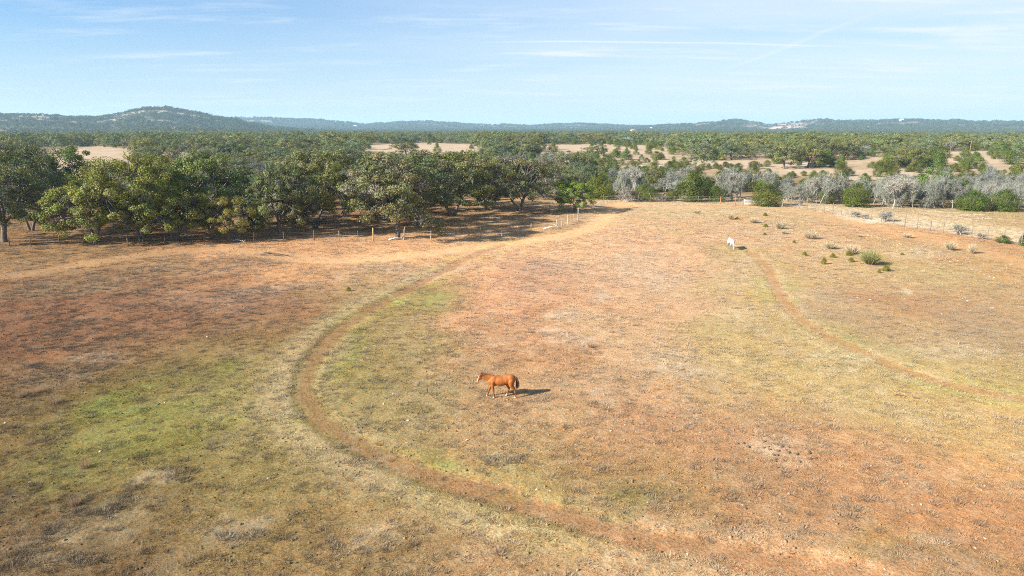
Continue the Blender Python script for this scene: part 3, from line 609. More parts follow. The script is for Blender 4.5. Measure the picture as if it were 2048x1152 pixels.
    return mb.mesh('trunk', M_BARK, True), mesh_np('crown', V, Q, None, K, M_LEAF)
def make_cedar(seed, H, W, ncl, nleaf, lsize, shape='oval', base_colour=np.array([.070, .088, .016])):
    rg = np.random.default_rng(seed); mb = MB(); mb.c = (.16, .12, .09); mb.tube([(0, 0, -.1), (.05, .02, H * .3), (.0, .05, H * .85)], [.14, .11, .03], 6)
    t = rg.uniform(0, 1, ncl); z = H * (.06 + .92 * t)
    prof = np.sin(np.clip(t * .86 + .17, 0, 1) * math.pi) ** .6 if shape == 'oval' else (1 - t) ** .65 * np.clip(t * 8 + .35, 0, 1)
    a = rg.uniform(0, 6.283, ncl); fr = rg.uniform(.35, 1, ncl) ** .4 * (.82 + .35 * vnoise(np.cos(a) * 2 + seed, np.sin(a) * 2 + t * 3, seed))
    C = np.stack([np.cos(a) * prof * W * .5 * fr, np.sin(a) * prof * W * .5 * fr, z], -1); L = []; O = []; K = []
    for c in C:
        mb.tube([(0, 0, max(.1, c[2] - .5)), c], [.03, .012], 3, cap=False)
    for c, aa in zip(C, a):
        m = max(4, int(nleaf * rg.uniform(.6, 1.4))); q = rg.normal(size=(m, 3)); q /= np.linalg.norm(q, axis=1)[:, None]; q *= rg.uniform(.1, 1, (m, 1)) ** .5
        rr = (.16 * W + .12) * rg.uniform(.7, 1.25) * math.sqrt(70 / ncl) ** .6; p = c + q * rr; p[:, 2] = np.maximum(p[:, 2], .05); L.append(p); O.append(q * .6 + np.array([math.cos(aa), math.sin(aa), .5]))
        base = base_colour * rg.uniform(.7, 1.35); yel = rg.uniform() ** 3; base = base * (1 - yel * .5) + np.array([.13, .115, .012]) * yel * .5
        K.append(base[None] * rg.uniform(.7, 1.35, (m, 1)))
    V, Q, K = leaf_cloud(rg, np.concatenate(L), lsize, np.concatenate(O), np.concatenate(K), .5)
    return mb.mesh('trunk', M_BARK, True), mesh_np('crown', V, Q, None, K, M_LEAF)
def make_bare(seed, H, W, ntw, stems=None, tone=(.25, .255, .215), tw=.019):
    """leafless grey tree: stems, limbs and a cloud of fine twigs"""
    rg = np.random.default_rng(seed); mb = MB(); mb.c = np.array(tone) * .85; stems = stems or int(rg.integers(1, 4)); tips = []
    def grow(p, d, ln, r, lev):
        k = 3; P = [p]; dd = d.copy()
        for i in range(k):
            dd = dd + rg.normal(0, .16, 3); dd[2] += .05; dd /= np.linalg.norm(dd); P.append(P[-1] + dd * ln / k)
        mb.tube(P, np.linspace(r, r * .6, k + 1), 6 if lev == 0 else (4 if lev == 1 else 3), cap=False)
        if lev >= 2:
            for q in P[1:]: tips.append((q, dd.copy()))
            if lev == 3: return
        nb = (4, 4, 3)[lev]
        for i in range(nb):
            a = rg.normal(0, 1, 3); a -= dd * np.dot(a, dd); a /= np.linalg.norm(a); nd = dd * rg.uniform(.5, .9) + a * rg.uniform(.55, .95); nd[2] += .12; nd /= np.linalg.norm(nd)
            grow(P[-1] if i < 2 else P[-2], nd, ln * rg.uniform(.55, .8), r * .5, lev + 1)
    for s in range(stems):
        a = rg.uniform(0, 6.283); l = .25 if stems == 1 else .55
        grow(np.array([.15 * math.cos(a), .15 * math.sin(a), -.1]), np.array([l * math.cos(a), l * math.sin(a), 1.0]) / math.hypot(1, l), H * .34, .13 if stems == 1 else .10, 0)
    P = np.array([t[0] for t in tips]); D = np.array([t[1] for t in tips]); k = rg.integers(0, len(P), ntw); p = P[k]
    d = D[k] * .5 + rg.normal(0, .75, (ntw, 3)) + np.array([0, 0, .12]); d /= np.linalg.norm(d, axis=1)[:, None]
    ln = rg.uniform(.35, 1.0, ntw)[:, None] * H * .12; w = np.cross(d, rg.normal(size=(ntw, 3))); w /= np.linalg.norm(w, axis=1)[:, None]
    mid = p + d * ln * .55 + rg.normal(0, .05, (ntw, 3)); e = p + d * ln + rg.normal(0, .10, (ntw, 3))
    V = np.stack([p - w * tw, p + w * tw, mid + w * tw * .8, mid - w * tw * .8, e], 1).reshape(-1, 3); o = np.arange(ntw) * 5
    Q = np.stack([o, o + 1, o + 2, o + 3], -1); T = np.stack([o + 3, o + 2, o + 4], -1)
    K = np.repeat(np.array(tone)[None] * rg.uniform(.65, 1.3, (ntw, 1)) * np.array([1, 1, 1.02]), 5, 0)
    # fit to the asked size
    tv = np.concatenate(mb.V); allz = np.concatenate([tv, V]); sz = H / allz[:, 2].max(); sx = W / (np.percentile(np.abs(allz[:, :2]), 98) * 2)
    S = np.array([sx, sx, sz]); mb.V = [v * S for v in mb.V]
    return mb.mesh('trunk', M_BARK, True), mesh_np('crown', V * S, Q, T, K, M_LEAF)

OAKS = [make_oak(101, 9, 10, 130, 190, .19, low=.16), make_oak(102, 9, 10.5, 135, 190, .19, stems=2, low=.16), make_oak(103, 8.5, 10, 130, 190, .19, stems=3, moss=.35, low=.12), make_oak(104, 9, 9, 130, 180, .19, stems=1, low=.12), make_oak(105, 8, 10, 145, 180, .19, low=.03, stems=2)]
OAKS_MID = [make_oak(111 + k, 8, 9.5, 70, 80, .31, low=.06) for k in range(5)]
CEDARS = [make_cedar(201, 5, 5, 90, 95, .18), make_cedar(202, 5, 4.4, 90, 95, .18, 'cone'), make_cedar(203, 5, 5.6, 95, 95, .18)]
CEDARS_MID = [make_cedar(211 + k, 4, 4.4, 55, 50, .27, ('oval', 'cone', 'oval')[k % 3]) for k in range(4)]
BARES = [make_bare(301, 6.2, 6.5, 2000, 1), make_bare(302, 6.2, 6.5, 2000, 2), make_bare(303, 6, 6, 1900, 3), make_bare(304, 6.2, 7, 2100, 2, (.20, .205, .175)), make_bare(305, 5.5, 6, 1900, 1, (.30, .285, .245))]
BUSHY = [make_bare(311, 2.6, 3.2, 1500, 4, (.36, .34, .31), .016), make_bare(312, 2.2, 2.6, 1300, 5, (.30, .30, .26), .014)]
def make_wisp(seed, H, W, n, tone, tip):
    rg = np.random.default_rng(seed); a = rg.uniform(0, 6.283, n); r = W * .10 * np.sqrt(rg.uniform(size=n)); p = np.stack([r * np.cos(a), r * np.sin(a), np.full(n, -.03)], -1)
    a2 = a + rg.normal(0, .5, n); q = W * .5 * np.sqrt(rg.uniform(size=n)) ; e = np.stack([q * np.cos(a2), q * np.sin(a2), H * rg.uniform(.45, 1.0, n) * np.sqrt(np.clip(1.05 - (2 * q / W) ** 2 * .6, .2, 1))], -1)
    m = p * .45 + e * .55 + rg.normal(0, .03, (n, 3)); w = np.cross(e - p, rg.normal(size=(n, 3))); w /= np.linalg.norm(w, axis=1)[:, None]; w *= .012
    V = np.stack([p - w * .6, p + w * .6, m + w, m - w, e], 1).reshape(-1, 3); o = np.arange(n) * 5
    k = rg.uniform(.7, 1.3, (n, 1)); C = np.stack([np.array(tone) * k * .8, np.array(tone) * k * .8, np.array(tone) * k, np.array(tone) * k, np.array(tip) * k], 1).reshape(-1, 3)
    mb = MB(); mb.c = np.array(tone) * .7
    for j in range(7):
        b = rg.uniform(0, 6.283); mb.tube([(0, 0, -.05), (W * .1 * math.cos(b), W * .1 * math.sin(b), H * .25), (W * .22 * math.cos(b), W * .22 * math.sin(b), H * .6)], [.018, .014, .006], 4)
    return mb.mesh('stems', M_BARK, True), mesh_np('crown', V, np.stack([o, o + 1, o + 2, o + 3], -1), np.stack([o + 3, o + 2, o + 4], -1), C, M_LEAF)
WISPS = [make_wisp(331, 1.3, 1.6, 260, (.44, .36, .24), (.52, .44, .29)), make_wisp(332, 1.2, 1.5, 230, (.40, .34, .23), (.48, .43, .27))]
FEATHER = [make_wisp(341, 1.8, 2.2, 800, (.24, .23, .10), (.33, .33, .11))]
BASE = {}
for grp, h in ((OAKS, (9, 10)), (OAKS_MID, (8, 9.5)), (CEDARS, (5, 5)), (CEDARS_MID, (4, 4.4)), (BARES, (6.1, 6.5)), (BUSHY, (2.4, 2.9)), (WISPS, (1, 1)), (FEATHER, (1, 1))):
    for t in grp:
        v = np.empty(len(t[1].vertices) * 3, np.float32); t[1].vertices.foreach_get('co', v); v = v.reshape(-1, 3)
        BASE[t[1].name] = (float(np.percentile(v[:, 2], 99)), float(np.percentile(np.abs(v[:, :2]), 98) * 2))
def tree(name, proto, x, y, H, W, rz, tint, label, cat, group=None, z=None, trunk=True):
    h0, w0 = BASE[proto[1].name]
    t = empty(name, (x, y, float(height(x, y)) if z is None else z), rz); t.scale = (W / w0, W / w0, H / h0)
    if trunk: link('trunk', proto[0], t)
    c = link('crown', proto[1], t); c.color = (*tint, 1); tag(t, label, cat, group); return t
def size_at(x, y): return (y * math.cos(PITCH) + CAM_H * math.sin(PITCH)) / FPX      # metres per photograph pixel
placed = []
def put(name, proto, px, py, hpx, wpx, tint, label, cat, group=None, rz=None):
    x, y, z = at(px, py); s = size_at(x, y)
    placed.append((x, y, wpx * s * .5)); return tree(name, proto, x, y, hpx * s * .95, wpx * s, RNG.uniform(0, 6.28) if rz is None else rz, tint, label, cat, group)

YG = (1.35, 1.38, .60); GY = (1.35, 1.25, 1.6); DK = (.92, .98, 1.0); GN = (.95, 1.15, .75); OL = (1.25, 1.2, 1.0)
NEAR_OAKS = [  # proto, base pixel, height and width in pixels, tint, label
 (0, 8, 484, 190, 180, DK, 'dark oak with a stout pale trunk at the open end of the wire fence'),
 (1, 62, 462, 175, 150, DK, 'dark oak forking low above bare shaded ground, away from the fence'),
 (3, 128, 442, 150, 150, GN, 'oak with a leaning trunk behind the yellow-green fence oaks'),
 (4, 190, 486, 128, 160, YG, 'low yellow-green oak touching the ground at the fence'),
 (2, 286, 483, 176, 180, YG, 'tall yellow-green oak with a short pale trunk at the fence'),
 (4, 350, 482, 124, 150, YG, 'bushy yellow-green oak between two taller ones on the fence line'),
 (4, 420, 462, 158, 180, GN, 'broad green oak behind the small fence oak with bare pale branches'),
 (4, 470, 480, 88, 112, (1.6, 1.35, .7), 'small rounded yellow-green oak leaning over the fence wires'),
 (3, 562, 474, 150, 125, DK, 'oak with a dark leaning trunk beside drooping grey foliage'),
 (2, 595, 470, 96, 84, GY, 'grey-green oak whose drooping foliage hides its trunk'),
 (1, 632, 458, 158, 180, OL, 'oak with twin dark trunks standing clear of the fence'),
 (3, 795, 477, 172, 185, GY, 'grey-green oak with a pale forked trunk beside the fallen branch'),
 (0, 836, 452, 152, 185, DK, 'wide dark oak close behind the pale-trunked fence oak'),
 (1, 905, 432, 130, 200, OL, 'spreading olive oak in the grove behind the wide dark oak'),
 (3, 972, 420, 70, 60, (.7, .85, .8), 'small dark oak in the gap of the grove'),
 (2, 1040, 422, 112, 140, GY, 'grey-green oak with mossy hanging foliage near the fence corner'),
 (4, 1148, 424, 64, 84, (1.1, 1.5, .45), 'bright green rounded tree beside the fence corner post'),
]
for k, px, py, hp, wp, tn, lab in NEAR_OAKS: put('oak_tree', OAKS[k], px, py, hp, wp, tn, lab, 'tree')
JUN = (1.1, 1.15, .9)
for k, px, py, hp, wp, tn, lab in [
 (0, 1203, 398, 50, 66, (1.4, 1.45, .7), 'broad lime-green juniper behind the bright tree at the fence corner'),
 (2, 1288, 402, 34, 54, (1.1, 1.3, .8), 'low green juniper at the back fence beside a grey leafless bush'),
 (0, 1343, 402, 24, 26, (1.4, 1.3, .7), 'small yellow-green juniper next to a pale grey leafless bush'),
 (1, 1383, 403, 62, 66, (1.0, 1.05, .8), 'tall shaggy olive juniper at the back fence'),
 (2, 1430, 404, 34, 40, (1.0, 1.2, .7), 'dark-sided green juniper under the tall shaggy one'),
 (0, 1532, 411, 46, 62, (1.1, 1.15, .8), 'green juniper behind the leaning white fence post'),
 (2, 1655, 408, 36, 30, (1.2, 1.2, .7), 'narrow green juniper among grey leafless trees'),
 (0, 1712, 414, 48, 54, (1.15, 1.25, .75), 'large round juniper with yellow-green top before grey leafless trees'),
 (0, 1943, 421, 42, 60, (.9, 1.2, .7), 'round dark green juniper at the edge of the mown strip'),
 (2, 2006, 422, 44, 56, (.95, 1.15, .85), 'round green juniper beside a pale-trunked leafless tree'),
]: put('juniper_tree', CEDARS[k], px, py, hp, wp, tn, lab, 'tree')
put('oak_tree', OAKS_MID[1], 1862, 402, 70, 82, (1.0, 1.35, .9), 'green oak rising among grey leafless trees', 'tree')
put('oak_tree', OAKS_MID[2], 1640, 402, 58, 60, (1.1, 1.2, 1.2), 'grey-green oak among leafless trees behind the high fence', 'tree')
put('oak_tree', OAKS_MID[0], 1190, 322, 34, 52, (.95, 1.05, .95), 'single round oak standing at the pale clearing edge', 'tree')
put('oak_tree', OAKS_MID[3], 812, 309, 27, 60, (1.0, .95, .8), 'dark wide oak standing alone in the pale far meadow', 'tree')
bare_spots = []
rb = random.Random(5)
for i, px in enumerate(range(1236, 2070, 21)):
    fy = 401 + max(0, px - 1480) * .042
    for row in range(4):
        grey = 1570 < px or 1236 <= px < 1345 or 1425 < px < 1490
        if row > (2 if px > 1570 else 1) or rb.random() < (((.12, .05, .15) if px > 1570 else (.22, .2, .4))[row] if grey else .8): continue
        bare_spots.append((px + rb.uniform(-9, 9), fy - row * (4.0, 4.2, 4.4, 4.6)[row] + rb.uniform(-1.2, 1.2), row))
for j, (px, py, row) in enumerate(bare_spots):
    if row == 0 and any(abs(px - q) < w for q, w in ((1288, 30), (1383, 34), (1532, 34), (1712, 30), (1943, 32), (2006, 26), (1343, 14))): continue
    if px < 1560 and row > 1 and rb.random() < .5: continue
    bk = rb.randrange(5)
    put('leafless_tree', BARES[bk], px, py, rb.uniform(34, 70) - row * 3 - (8 if 1300 < px < 1560 else 0), rb.uniform(40, 60), tuple(np.array((1, rb.uniform(.97, 1.03), rb.uniform(.9, 1.0))) * rb.uniform(.85, 1.3)),
        '%s pale grey leafless tree, %s of the belt behind the tall fence' % (('slender', 'bushy', 'many-stemmed', 'spreading', 'short')[bk], ('front row', 'second row', 'third row', 'back row')[row]), 'tree', 'grey leafless trees behind the high wire fence')
put('leafless_tree', BARES[4], 1785, 417, 62, 64, (1.4, 1.36, 1.3), 'pale-trunked leafless tree standing forward of the grey belt', 'tree')

# scattered trees between the field and the far woods
TREE_EDGE = np.array([at(*p)[:2] for p in [(-500, 470), (0, 466), (250, 462), (480, 455), (640, 446), (760, 440), (900, 424), (1000, 412), (1110, 404), (1190, 397), (1320, 396), (1450, 396), (1560, 396), (1750, 402), (1900, 408), (2048, 412), (2500, 420)]])
E_AZ = np.degrees(np.arctan2(TREE_EDGE[:, 0], TREE_EDGE[:, 1])); E_R = np.hypot(TREE_EDGE[:, 0], TREE_EDGE[:, 1])
def clearing_hit(x, y, z, H, W):
    """would a tree of this size stand in, or rise in front of, one of the open clearings"""
    hit = np.zeros(len(x), bool)
    for f in (0, .35, .6, .8, .97):
        for q in (-.32, 0, .32):
            px, py = proj(x + q * W, y, z + H * f)
            for p in CLEAR: hit |= in_poly(px, py, p)
    return hit
cells = {}
def free(x, y, rr):
    gx, gy = int(x // 12), int(y // 12)
    for i in range(gx - 1, gx + 2):
        for j in range(gy - 1, gy + 2):
            for (a, b, c) in cells.get((i, j), ()):
                if (a - x) ** 2 + (b - y) ** 2 < (rr + c) ** 2: return False
    return True
def mark(x, y, rr): cells.setdefault((int(x // 12), int(y // 12)), []).append((x, y, rr))
for x, y, w in placed: mark(x, y, w * .55)
NC = 34000
c_az = RNG.uniform(-41, 41, NC); c_r = np.sqrt(RNG.uniform(100 ** 2, 700 ** 2, NC)); ok = c_r > np.interp(c_az, E_AZ, E_R) + 3
o_ = np.argsort(c_r[ok]); c_r = c_r[ok][o_]; c_az = c_az[ok][o_]; NC = len(c_r)
c_x = c_r * np.sin(np.radians(c_az)); c_y = c_r * np.cos(np.radians(c_az)); c_z = height(c_x, c_y, False); c_px, c_py = proj(c_x, c_y, c_z); c_dn = fbm(c_x / 45, c_y / 45, 3, 91)
u = RNG.uniform(size=NC); right = c_px > 1180
lo = np.where(right & (c_r < 205), .5, np.where(right & (c_r < 300), .05, .05)); 
c_kind = np.where(right & (c_r < 205), np.where(u < np.where(c_px > 1570, .62, .22), 2, np.where(u < np.where(c_px > 1570, .82, .62), 1, 0)), np.where(right & (c_r < 290), np.where(u < .62, 1, np.where(u < .95, 0, 2)), np.where(u < np.where(right, .74, .84), 0, np.where(u < .93, 1, 2))))
h01 = RNG.uniform(size=NC); w01 = RNG.uniform(size=NC)
c_H = np.where(c_kind == 0, 5.0 + 3.6 * h01, np.where(c_kind == 1, 2.2 + 2.4 * h01, 4.2 + 1.8 * h01)); c_W = c_H * np.where(c_kind == 0, 1.1 + .5 * w01, np.where(c_kind == 1, 1.0 + .55 * w01, .95 + .3 * w01))
c_H = np.where((c_px < 1180) & (c_r < 215), c_H * .80, c_H)
big = (c_kind == 0) & (c_r > 215); c_H = np.where(big, 5.4 + 3.6 * h01 ** 1.3, c_H); c_W = np.where(big, c_H * (1.2 + .6 * w01), c_W)
c_gap = fbm(c_x / 95, c_y / 26, 3, 97)
c_in = clearing_hit(c_x, c_y, c_z, c_H, c_W)
n_oak = n_ced = n_bare = 0; far_pts = []
def size_word(h, a, b): return 'small' if h < a else ('tall' if h > b else 'middling')
def where(r, right):
    if right: return 'close behind the grey leafless belt' if r < 205 else ('on the slope with pale clearings beyond the grey belt' if r < 300 else 'in the far woods above the pale clearings')
    return 'in the grove close behind the post fence' if r < 135 else ('in the thick of the woods behind the fence grove' if r < 220 else 'in the far woods beyond the fence grove')
LIM = dict(oak=268, ced=270, bare=150)
for gp, r, az, x, y, z, px, dn, ki, H, W, inside, rt in zip(c_gap, c_r, c_az, c_x, c_y, c_z, c_px, c_dn, c_kind, c_H, c_W, c_in, right):
    kind = ('oak', 'ced', 'bare')[ki]; r, x, y, z = float(r), float(x), float(y), float(z); right = bool(rt)
    gap = W * (.34 if kind != 'oak' else (.37 if r > 215 else .42))
    if not right and r < 150 and RNG.uniform() < .55: continue
    if r > 200 and gp < .43 and RNG.uniform() < .85: continue
    if dn < .36 and RNG.uniform() < .5: continue
    if inside:
        cg = float(fbm(np.array(x / 26), np.array(y / 13), 3, 99))
        if not (kind == 'ced' and RNG.uniform() < ((.75 if cg > .54 else .05) if px > 1150 else .08)): continue
        sc_ = RNG.uniform(.4, .95); H *= sc_; W *= sc_ * 1.15; gap = W * RNG.uniform(.35, .6)
    if not free(x, y, gap): continue
    mark(x, y, gap)
    rz = RNG.uniform(0, 6.28); v = RNG.uniform(.8, 1.2); hue = RNG.uniform(-1, 1)
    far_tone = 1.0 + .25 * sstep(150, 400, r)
    if kind == 'oak' and n_oak < LIM['oak']:
        n_oak += 1; g = 'oaks in the woods behind the post fence' if not right else 'oaks beyond the grey leafless belt'
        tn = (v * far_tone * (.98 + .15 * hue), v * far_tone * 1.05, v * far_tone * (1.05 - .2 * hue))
        tree('oak_tree', OAKS[RNG.integers(0, 5)] if r < 150 else OAKS_MID[RNG.integers(0, 5)], x, y, H, W, rz, tn, '%s %s oak %s' % (size_word(H, 5.9, 7.6), 'yellowish olive' if hue > .33 else ('grey-green' if hue < -.33 else 'olive-green'), where(r, right)), 'tree', g, z)
    elif kind == 'ced' and n_ced < LIM['ced']:
        n_ced += 1; tn = (v * (1.1 + .2 * hue), v * 1.15, v * .8)
        g = 'junipers dotted about beyond the fences'
        tree('juniper_tree', CEDARS_MID[RNG.integers(0, 4)], x, y, H, W, rz, tn, '%s %s juniper %s' % (size_word(H, 2.7, 3.8), 'yellow-green' if hue > 0 else 'deep green', 'in the open on a pale clearing' if inside else where(r, right)), 'tree', g, z)
    elif kind == 'bare' and n_bare < LIM['bare']:
        n_bare += 1
        tree('leafless_tree', BARES[RNG.integers(0, 5)], x, y, H, W, rz, (v * 1.1,) * 3, '%s grey leafless tree %s' % (size_word(H, 4.8, 5.5), where(r, right)), 'tree', 'grey leafless trees scattered through the woods', z)
    else: far_pts.append((x, y, z, kind, H, W))
print('trees', n_oak, n_ced, n_bare, len(far_pts))

# the woods too far off to count
def build_far_woods():
    rg = np.random.default_rng(17); protos = []
    def far_mesh(t):
        me = t.copy(); me.materials.clear(); me.materials.append(M_LEAF_FAR); return me
    for k in range(4): protos.append(far_mesh(make_oak(401 + k, 8, 9.5, 30, 26, .70, low=.08)[1]))
    for k in range(2): protos.append(far_mesh(make_cedar(411 + k, 4.5, 4.8, 16, 14, .75)[1]))
    protos.append(far_mesh(make_bare(421, 6, 6.5, 700, 2, tw=.045)[1]))
    for k in range(4): protos.append(far_mesh(OAKS_MID[k][1]))
    for k in range(2): protos.append(far_mesh(CEDARS_MID[k][1]))
    pts = []; sc = []; idx = []; tint = []
    for x, y, z, kind, H, W in far_pts:
        k = {'oak': rg.integers(7, 11), 'ced': rg.integers(11, 13), 'bare': 6}[kind]; b = {'oak': (8, 9.5), 'ced': (4, 4.4), 'bare': (6, 6.5)}[kind]
        pts.append((x, y, z)); sc.append((W / b[1], W / b[1], H / b[0])); idx.append(k); v = rg.uniform(.95, 1.35); hu = rg.uniform(-.15, .15); tint.append((v * (.98 + hu), v * 1.05, v * (1.05 - hu)))
    # 700 m to the ridges
    for r0, r1, n, hm in ((720, 1300, 6500, 1.0), (1300, 2900, 26000, 1.05), (2500, 4700, 26000, 1.5)):
        r = np.sqrt(rg.uniform(r0 ** 2, r1 ** 2, n)); az = np.radians(rg.uniform(-40, 40, n)); x = r * np.sin(az); y = r * np.cos(az)
        dens = fbm(x / 120, y / 120, 4, 95); keep = rg.uniform(size=n) < sstep(.30, .48, dens)
        if r0 > 1000: keep &= rg.uniform(size=n) > .85 * sstep(.61, .68, fbm(x / 170, y / 75, 4, 73))
        qz = np.exp(-((np.degrees(az) - 20.8) / 2.0) ** 2) * sstep(2500, 2800, r); keep &= rg.uniform(size=n) > qz * .8
        x, y, r = x[keep], y[keep], r[keep]; z = height(x, y, False)
        bad = clearing_hit(x, y, z, np.full(len(x), 7.0), np.full(len(x), 9.0)) & (r0 < 1000)
        for a, b, c, d in zip(x[~bad], y[~bad], z[~bad], r[~bad]):
            k = int(rg.integers(0, 4)) if rg.uniform() < .75 else int(rg.integers(4, 6)); s = rg.uniform(.6, 1.05) * hm * (1.5 if k > 3 else 1)
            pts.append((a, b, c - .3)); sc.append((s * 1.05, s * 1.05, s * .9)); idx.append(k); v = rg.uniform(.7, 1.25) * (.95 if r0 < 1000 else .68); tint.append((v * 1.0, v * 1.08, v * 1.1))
    n = len(pts); rot = np.zeros((n, 3)); rot[:, 2] = rg.uniform(0, 6.283, n)
    scatter('far_woods', pts, rot, sc, idx, tint, protos, 'tint', 'far oak and juniper woods rolling away to the blue hills', 'woods'); print('far', n)
build_far_woods()

# ------------------------------------------------------------------ fences
def wire_mesh(pts, h, r, c):
    mb = MB(); mb.c = c; P = []
    for (a, b) in zip(pts[:-1], pts[1:]):
        for t in (0, .5): P.append((a[0] + (b[0] - a[0]) * t, a[1] + (b[1] - a[1]) * t, a[2] + (b[2] - a[2]) * t + h - (.015 if t else 0)))
    P.append((pts[-1][0], pts[-1][1], pts[-1][2] + h)); mb.tube(P, r, 3, cap=False); return mb.mesh('wire', M_METAL)
def fence(label, posts, wires, wr, wc):
    P = [at(p[0], p[1]) for p in posts]; c = np.mean(P, 0); root = empty('wire_fence', tuple(c)); tag(root, label, 'fence'); rf = random.Random(2)
    for p, spec in zip(P, posts):
        h, r, colr, lx, ly = spec[2:7]; mb = MB(); mb.c = colr; n = 5
        Q = [(lx * t + rf.uniform(-.02, .02), ly * t + rf.uniform(-.02, .02), -.15 + (h + .15) * t) for t in np.linspace(0, 1, n)]
        mb.tube(Q, [r * (1.15 - .3 * t) * rf.uniform(.92, 1.08) for t in np.linspace(0, 1, n)], 7); o = link('post', mb.mesh('post', M_WOOD, False), root, (p[0] - c[0], p[1] - c[1], p[2] - c[2]))
    for w in wires: link('wire', wire_mesh([(p[0] - c[0], p[1] - c[1], p[2] - c[2]) for p in P], w, wr, wc), root)
    return root
WG = (.27, .24, .20); WP = (.38, .33, .27); WB = (.14, .09, .06); WT = (.30, .19, .10)
left_posts = []
rp = random.Random(9)
for px, py, h, r, c, lx in [(20, 493, 1.2, .05, WB, 0), (62, 494, 1.2, .05, WB, .05), (120, 492, 1.25, .05, WB, 0), (188, 491, 1.2, .05, WB, 0), (256, 489, 1.3, .06, WT, 0), (330, 488, 1.2, .05, WB, .04), (409, 487, 1.25, .05, WB, 0), (459, 486, 1.25, .05, WB, 0),
    (508, 484, 1.3, .06, WT, 0), (568, 483, 1.3, .06, WB, 0), (629, 481, 1.35, .06, WB, -.04), (679, 484, 1.45, .055, WG, .03), (716, 481, 1.3, .05, WB, 0), (747, 482, 1.75, .10, (.42, .24, .10), .01), (808, 480, 1.75, .065, WP, .12),
    (862, 480, 1.35, .06, WP, .02), (910, 478, 1.35, .06, WP, -.04), (962, 477, 1.5, .06, WG, 0), (1004, 474, 1.35, .075, WP, -.12), (1036, 471, 1.4, .06, WP, 0), (1062, 464, 1.25, .045, WP, 0), (1113, 459, 1.45, .06, WP, 0), (1124, 453, 1.25, .07, WP, .03), (1135, 450, 1.6, .065, WP, .05), (1147, 445, 1.35, .06, WG, 0), (1156, 443, 2.2, .075, WP, 0)]:
    left_posts.append((px, py, h, r, c, lx, rp.uniform(-.05, .05)))
fence('wire fence of rough pale wooden posts along the oak grove', left_posts, (.35, .65, .95, 1.15), .006, (.16, .13, .11))
tp = (.19, .16, .14); right_posts = []
for px, py in [(1207, 403), (1230, 404), (1252, 404.5), (1276, 405), (1300, 405.5), (1324, 406), (1348, 406.5), (1372, 407), (1396, 407), (1418, 407.5), (1441, 408), (1470, 410.5), (1486, 411), (1502, 411), (1526, 412), (1546, 412)]:
    right_posts.append((px, py, 1.5 if px < 1440 else 1.6, .035 if px not in (1441, 1470) else .08, tp if px not in (1441, 1470) else (.34, .17, .09), 0, 0))
right_posts.append((1563, 413, 1.5, .09, (.72, .68, .62), .35, 0))
for px, py in [(1582, 414.5), (1599, 416.5), (1614, 419), (1631, 421.5), (1648, 425), (1665, 428), (1682, 431), (1702, 434.5), (1722, 437.5), (1742, 440), (1763, 443.5), (1786, 448), (1809, 452.5), (1834, 457), (1860, 462), (1886, 466), (1914, 470), (1943, 475), (1974, 480), (2007, 485.5), (2042, 491.5), (2080, 498), (2120, 505)]:
    right_posts.append((px, py, 2.0, .075 if px in (1809, 1860, 2042) else .048, tp, 0, 0))
fence('tall wire fence of thin dark posts beside the graded orange strip', right_posts, (.25, .5, .8, 1.1, 1.4), .010, (.34, .32, .30))

# gate in the back fence
def gate():
    a = at(1488, 411.5); b = at(1512, 411.5); root = empty('farm_gate', a, math.atan2(b[1] - a[1], b[0] - a[0])); w = math.hypot(b[0] - a[0], b[1] - a[1]); tag(root, 'small pale grey tube gate in the back fence', 'gate')
    mb = MB(); mb.c = (.55, .56, .58); mb.tube([(0, 0, .15), (0, 0, 1.35)], .04, 6); mb.tube([(w, 0, .15), (w, 0, 1.35)], .04, 6); link('gate_frame', mb.mesh('gate_frame', M_METAL), root)
    for k in range(5):
        mb = MB(); mb.c = (.58, .59, .6); z = .2 + k * .28; mb.tube([(0, 0, z), (w, 0, z)], .03, 6); link('rail', mb.mesh('rail', M_METAL), root)
gate()
def utility_pole():
    x, y, z = at(1939, 309); root = empty('utility_pole', (x, y, z)); tag(root, 'thin brown wooden utility pole in the far clearing', 'pole'); s = size_at(x, y); h = 27 * s
    mb = MB(); mb.c = (.26, .15, .09); mb.tube([(0, 0, -.3), (0, 0, h)], [.16, .11], 8); link('pole', mb.mesh('pole', M_WOOD), root)
    mb = MB(); mb.c = (.24, .15, .10); mb.box((-.9, -.06, h - .55), (.9, .06, h - .42)); ca = link('crossarm', mb.mesh('crossarm', M_WOOD), root)
    for k in (-.8, .8): mb = MB(); mb.c = (.5, .5, .5); mb.tube([(k, 0, h - .42), (k, 0, h - .25)], [.05, .03], 6); link('insulator', mb.mesh('insulator', M_METAL), ca)
utility_pole()

